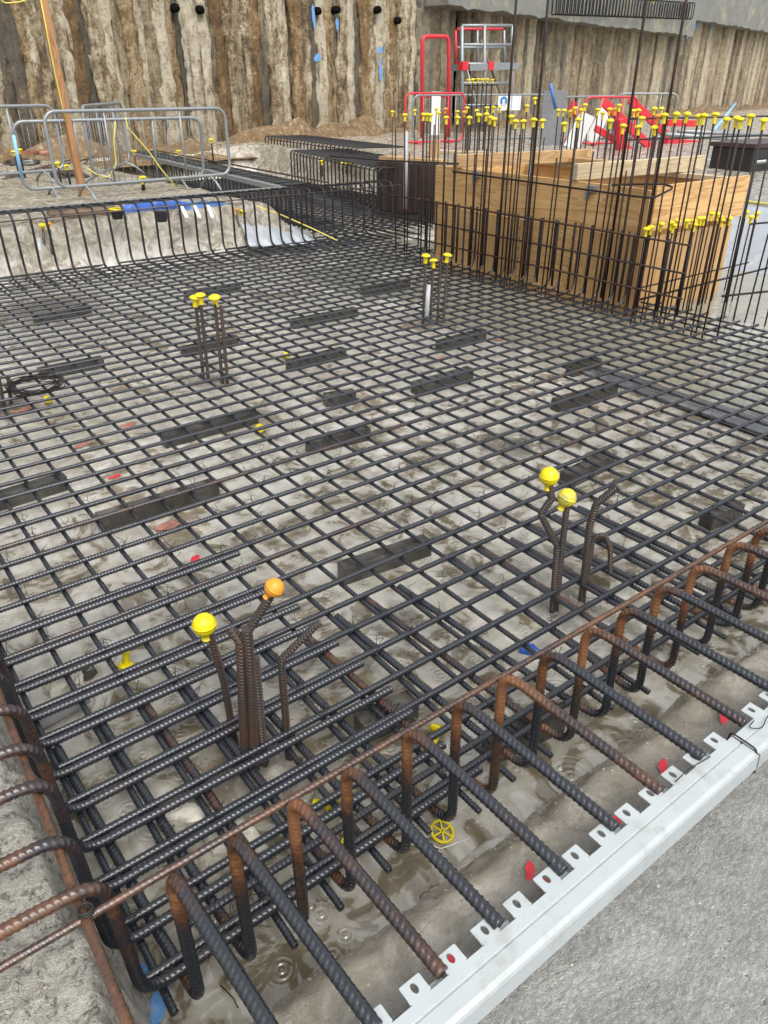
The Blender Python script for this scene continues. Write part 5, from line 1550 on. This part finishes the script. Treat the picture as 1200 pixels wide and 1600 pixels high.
for k, (px, py, w) in enumerate(((905, 205, 0.35), (935, 195, 0.25))):
    obj('white_board', MB().box((0, 0, 0), (w, 0.02, 0.7)).mesh('white_board', M['sign_white']), None, s_(px, py, 11.5), (0.2, 0.35, -0.5), ['white panel leaning by the red post', 'smaller white panel leaning by the red strings'][k], 'panel')
# far right cage bars, timber, dark cabinet
for k in range(9):
    rod(12.5 + 0.55 * k, 8.6 - 0.12 * k, 0.4, 1.25, 'black bar of the low cage beyond the scaffold tubes', 'bars of the low cage beyond the scaffold tubes', R=0.014)
for k, z in enumerate((1.22, 0.9)):
    bar('tie_bar', [(12.0, 8.8, z), (18.0, 7.4, z)], 0.016, M['rebar_far'], ['upper bar of the low cage beyond the scaffold tubes', 'lower bar of the low cage beyond the scaffold tubes'][k], ribs=0, seg=6)
plank((10.0, 5.9, 0.55), (10.6, 5.75, 0.56), 0.18, 0.10, M['plank'], 'orange timber offcut on the rubble beyond the formwork')
plank((9.9, 6.6, 0.52), (10.7, 6.7, 0.54), 0.2, 0.06, M['plank_pale'], 'pale timber offcut on the rubble beyond the formwork')
cb = thing('equipment_crate', (12.9, 6.9, 0.44), 'dark low equipment crate beyond the scaffold tubes', 'crate')
bevel(obj('body', MB().box((0, 0, 0.22), (1.6, 0.7, 0.44)).mesh('body', M['black']), cb), 0.02)
obj('lid', MB().box((0, 0, 0.47), (1.66, 0.76, 0.06)).mesh('lid', M['steel_dark']), cb)
obj('rail', MB().tube([(-0.8, -0.42, 0.25), (0.8, -0.42, 0.25)], 0.03, 8).mesh('rail', M['galv'], True), cb)
for k in range(7):
    rr = random.Random(k)
    x, y = rr.uniform(9.8, 12.0), rr.uniform(4.2, 7.0)
    rock('concrete_lump', (x, y, 0.47), (rr.uniform(.08, .2), rr.uniform(.08, .2), 0.07), M['lump'] if k % 2 else M['block'], 'rough lump of rubble on the ground beyond the formwork', 200 + k, 'rubble', 'rubble lumps beyond the formwork')

# ------------------------------------------------------------------ light
ELEV, ROT = math.radians(58), math.radians(192)
wd = bpy.data.worlds.new('World')
scene.world = wd
wd.use_nodes = True
wn_ = wd.node_tree
sky = wn_.nodes.new('ShaderNodeTexSky')
sky.sky_type = 'NISHITA'
sky.sun_disc = False
sky.sun_elevation = ELEV
sky.sun_rotation = ROT
sky.air_density = 1.0
sky.dust_density = 4.0
sky.ozone_density = 1.0
hs = wn_.nodes.new('ShaderNodeHueSaturation')
hs.inputs['Saturation'].default_value = 0.16
wn_.links.new(sky.outputs['Color'], hs.inputs['Color'])
bg = wn_.nodes['Background']
bg.inputs['Strength'].default_value = 0.15
wn_.links.new(hs.outputs['Color'], bg.inputs['Color'])
sl = bpy.data.lights.new('sun', 'SUN')
sl.energy = 0.8
sl.angle = math.radians(40)
sl.color = (1.0, 0.97, 0.92)
so = bpy.data.objects.new('sun', sl)
COL.objects.link(so)
# sun_rotation is measured from +Y towards +X
sd = Vector((math.sin(ROT) * math.cos(ELEV), math.cos(ROT) * math.cos(ELEV), math.sin(ELEV)))
so.rotation_euler = sd.to_track_quat('Z', 'Y').to_euler()

scene.view_settings.view_transform = 'Standard'
scene.view_settings.look = 'None'
scene.view_settings.exposure = 0.95
scene.view_settings.gamma = 1.0
scene.render.resolution_x, scene.render.resolution_y = 768, 1024
scene.cycles.max_bounces = 6
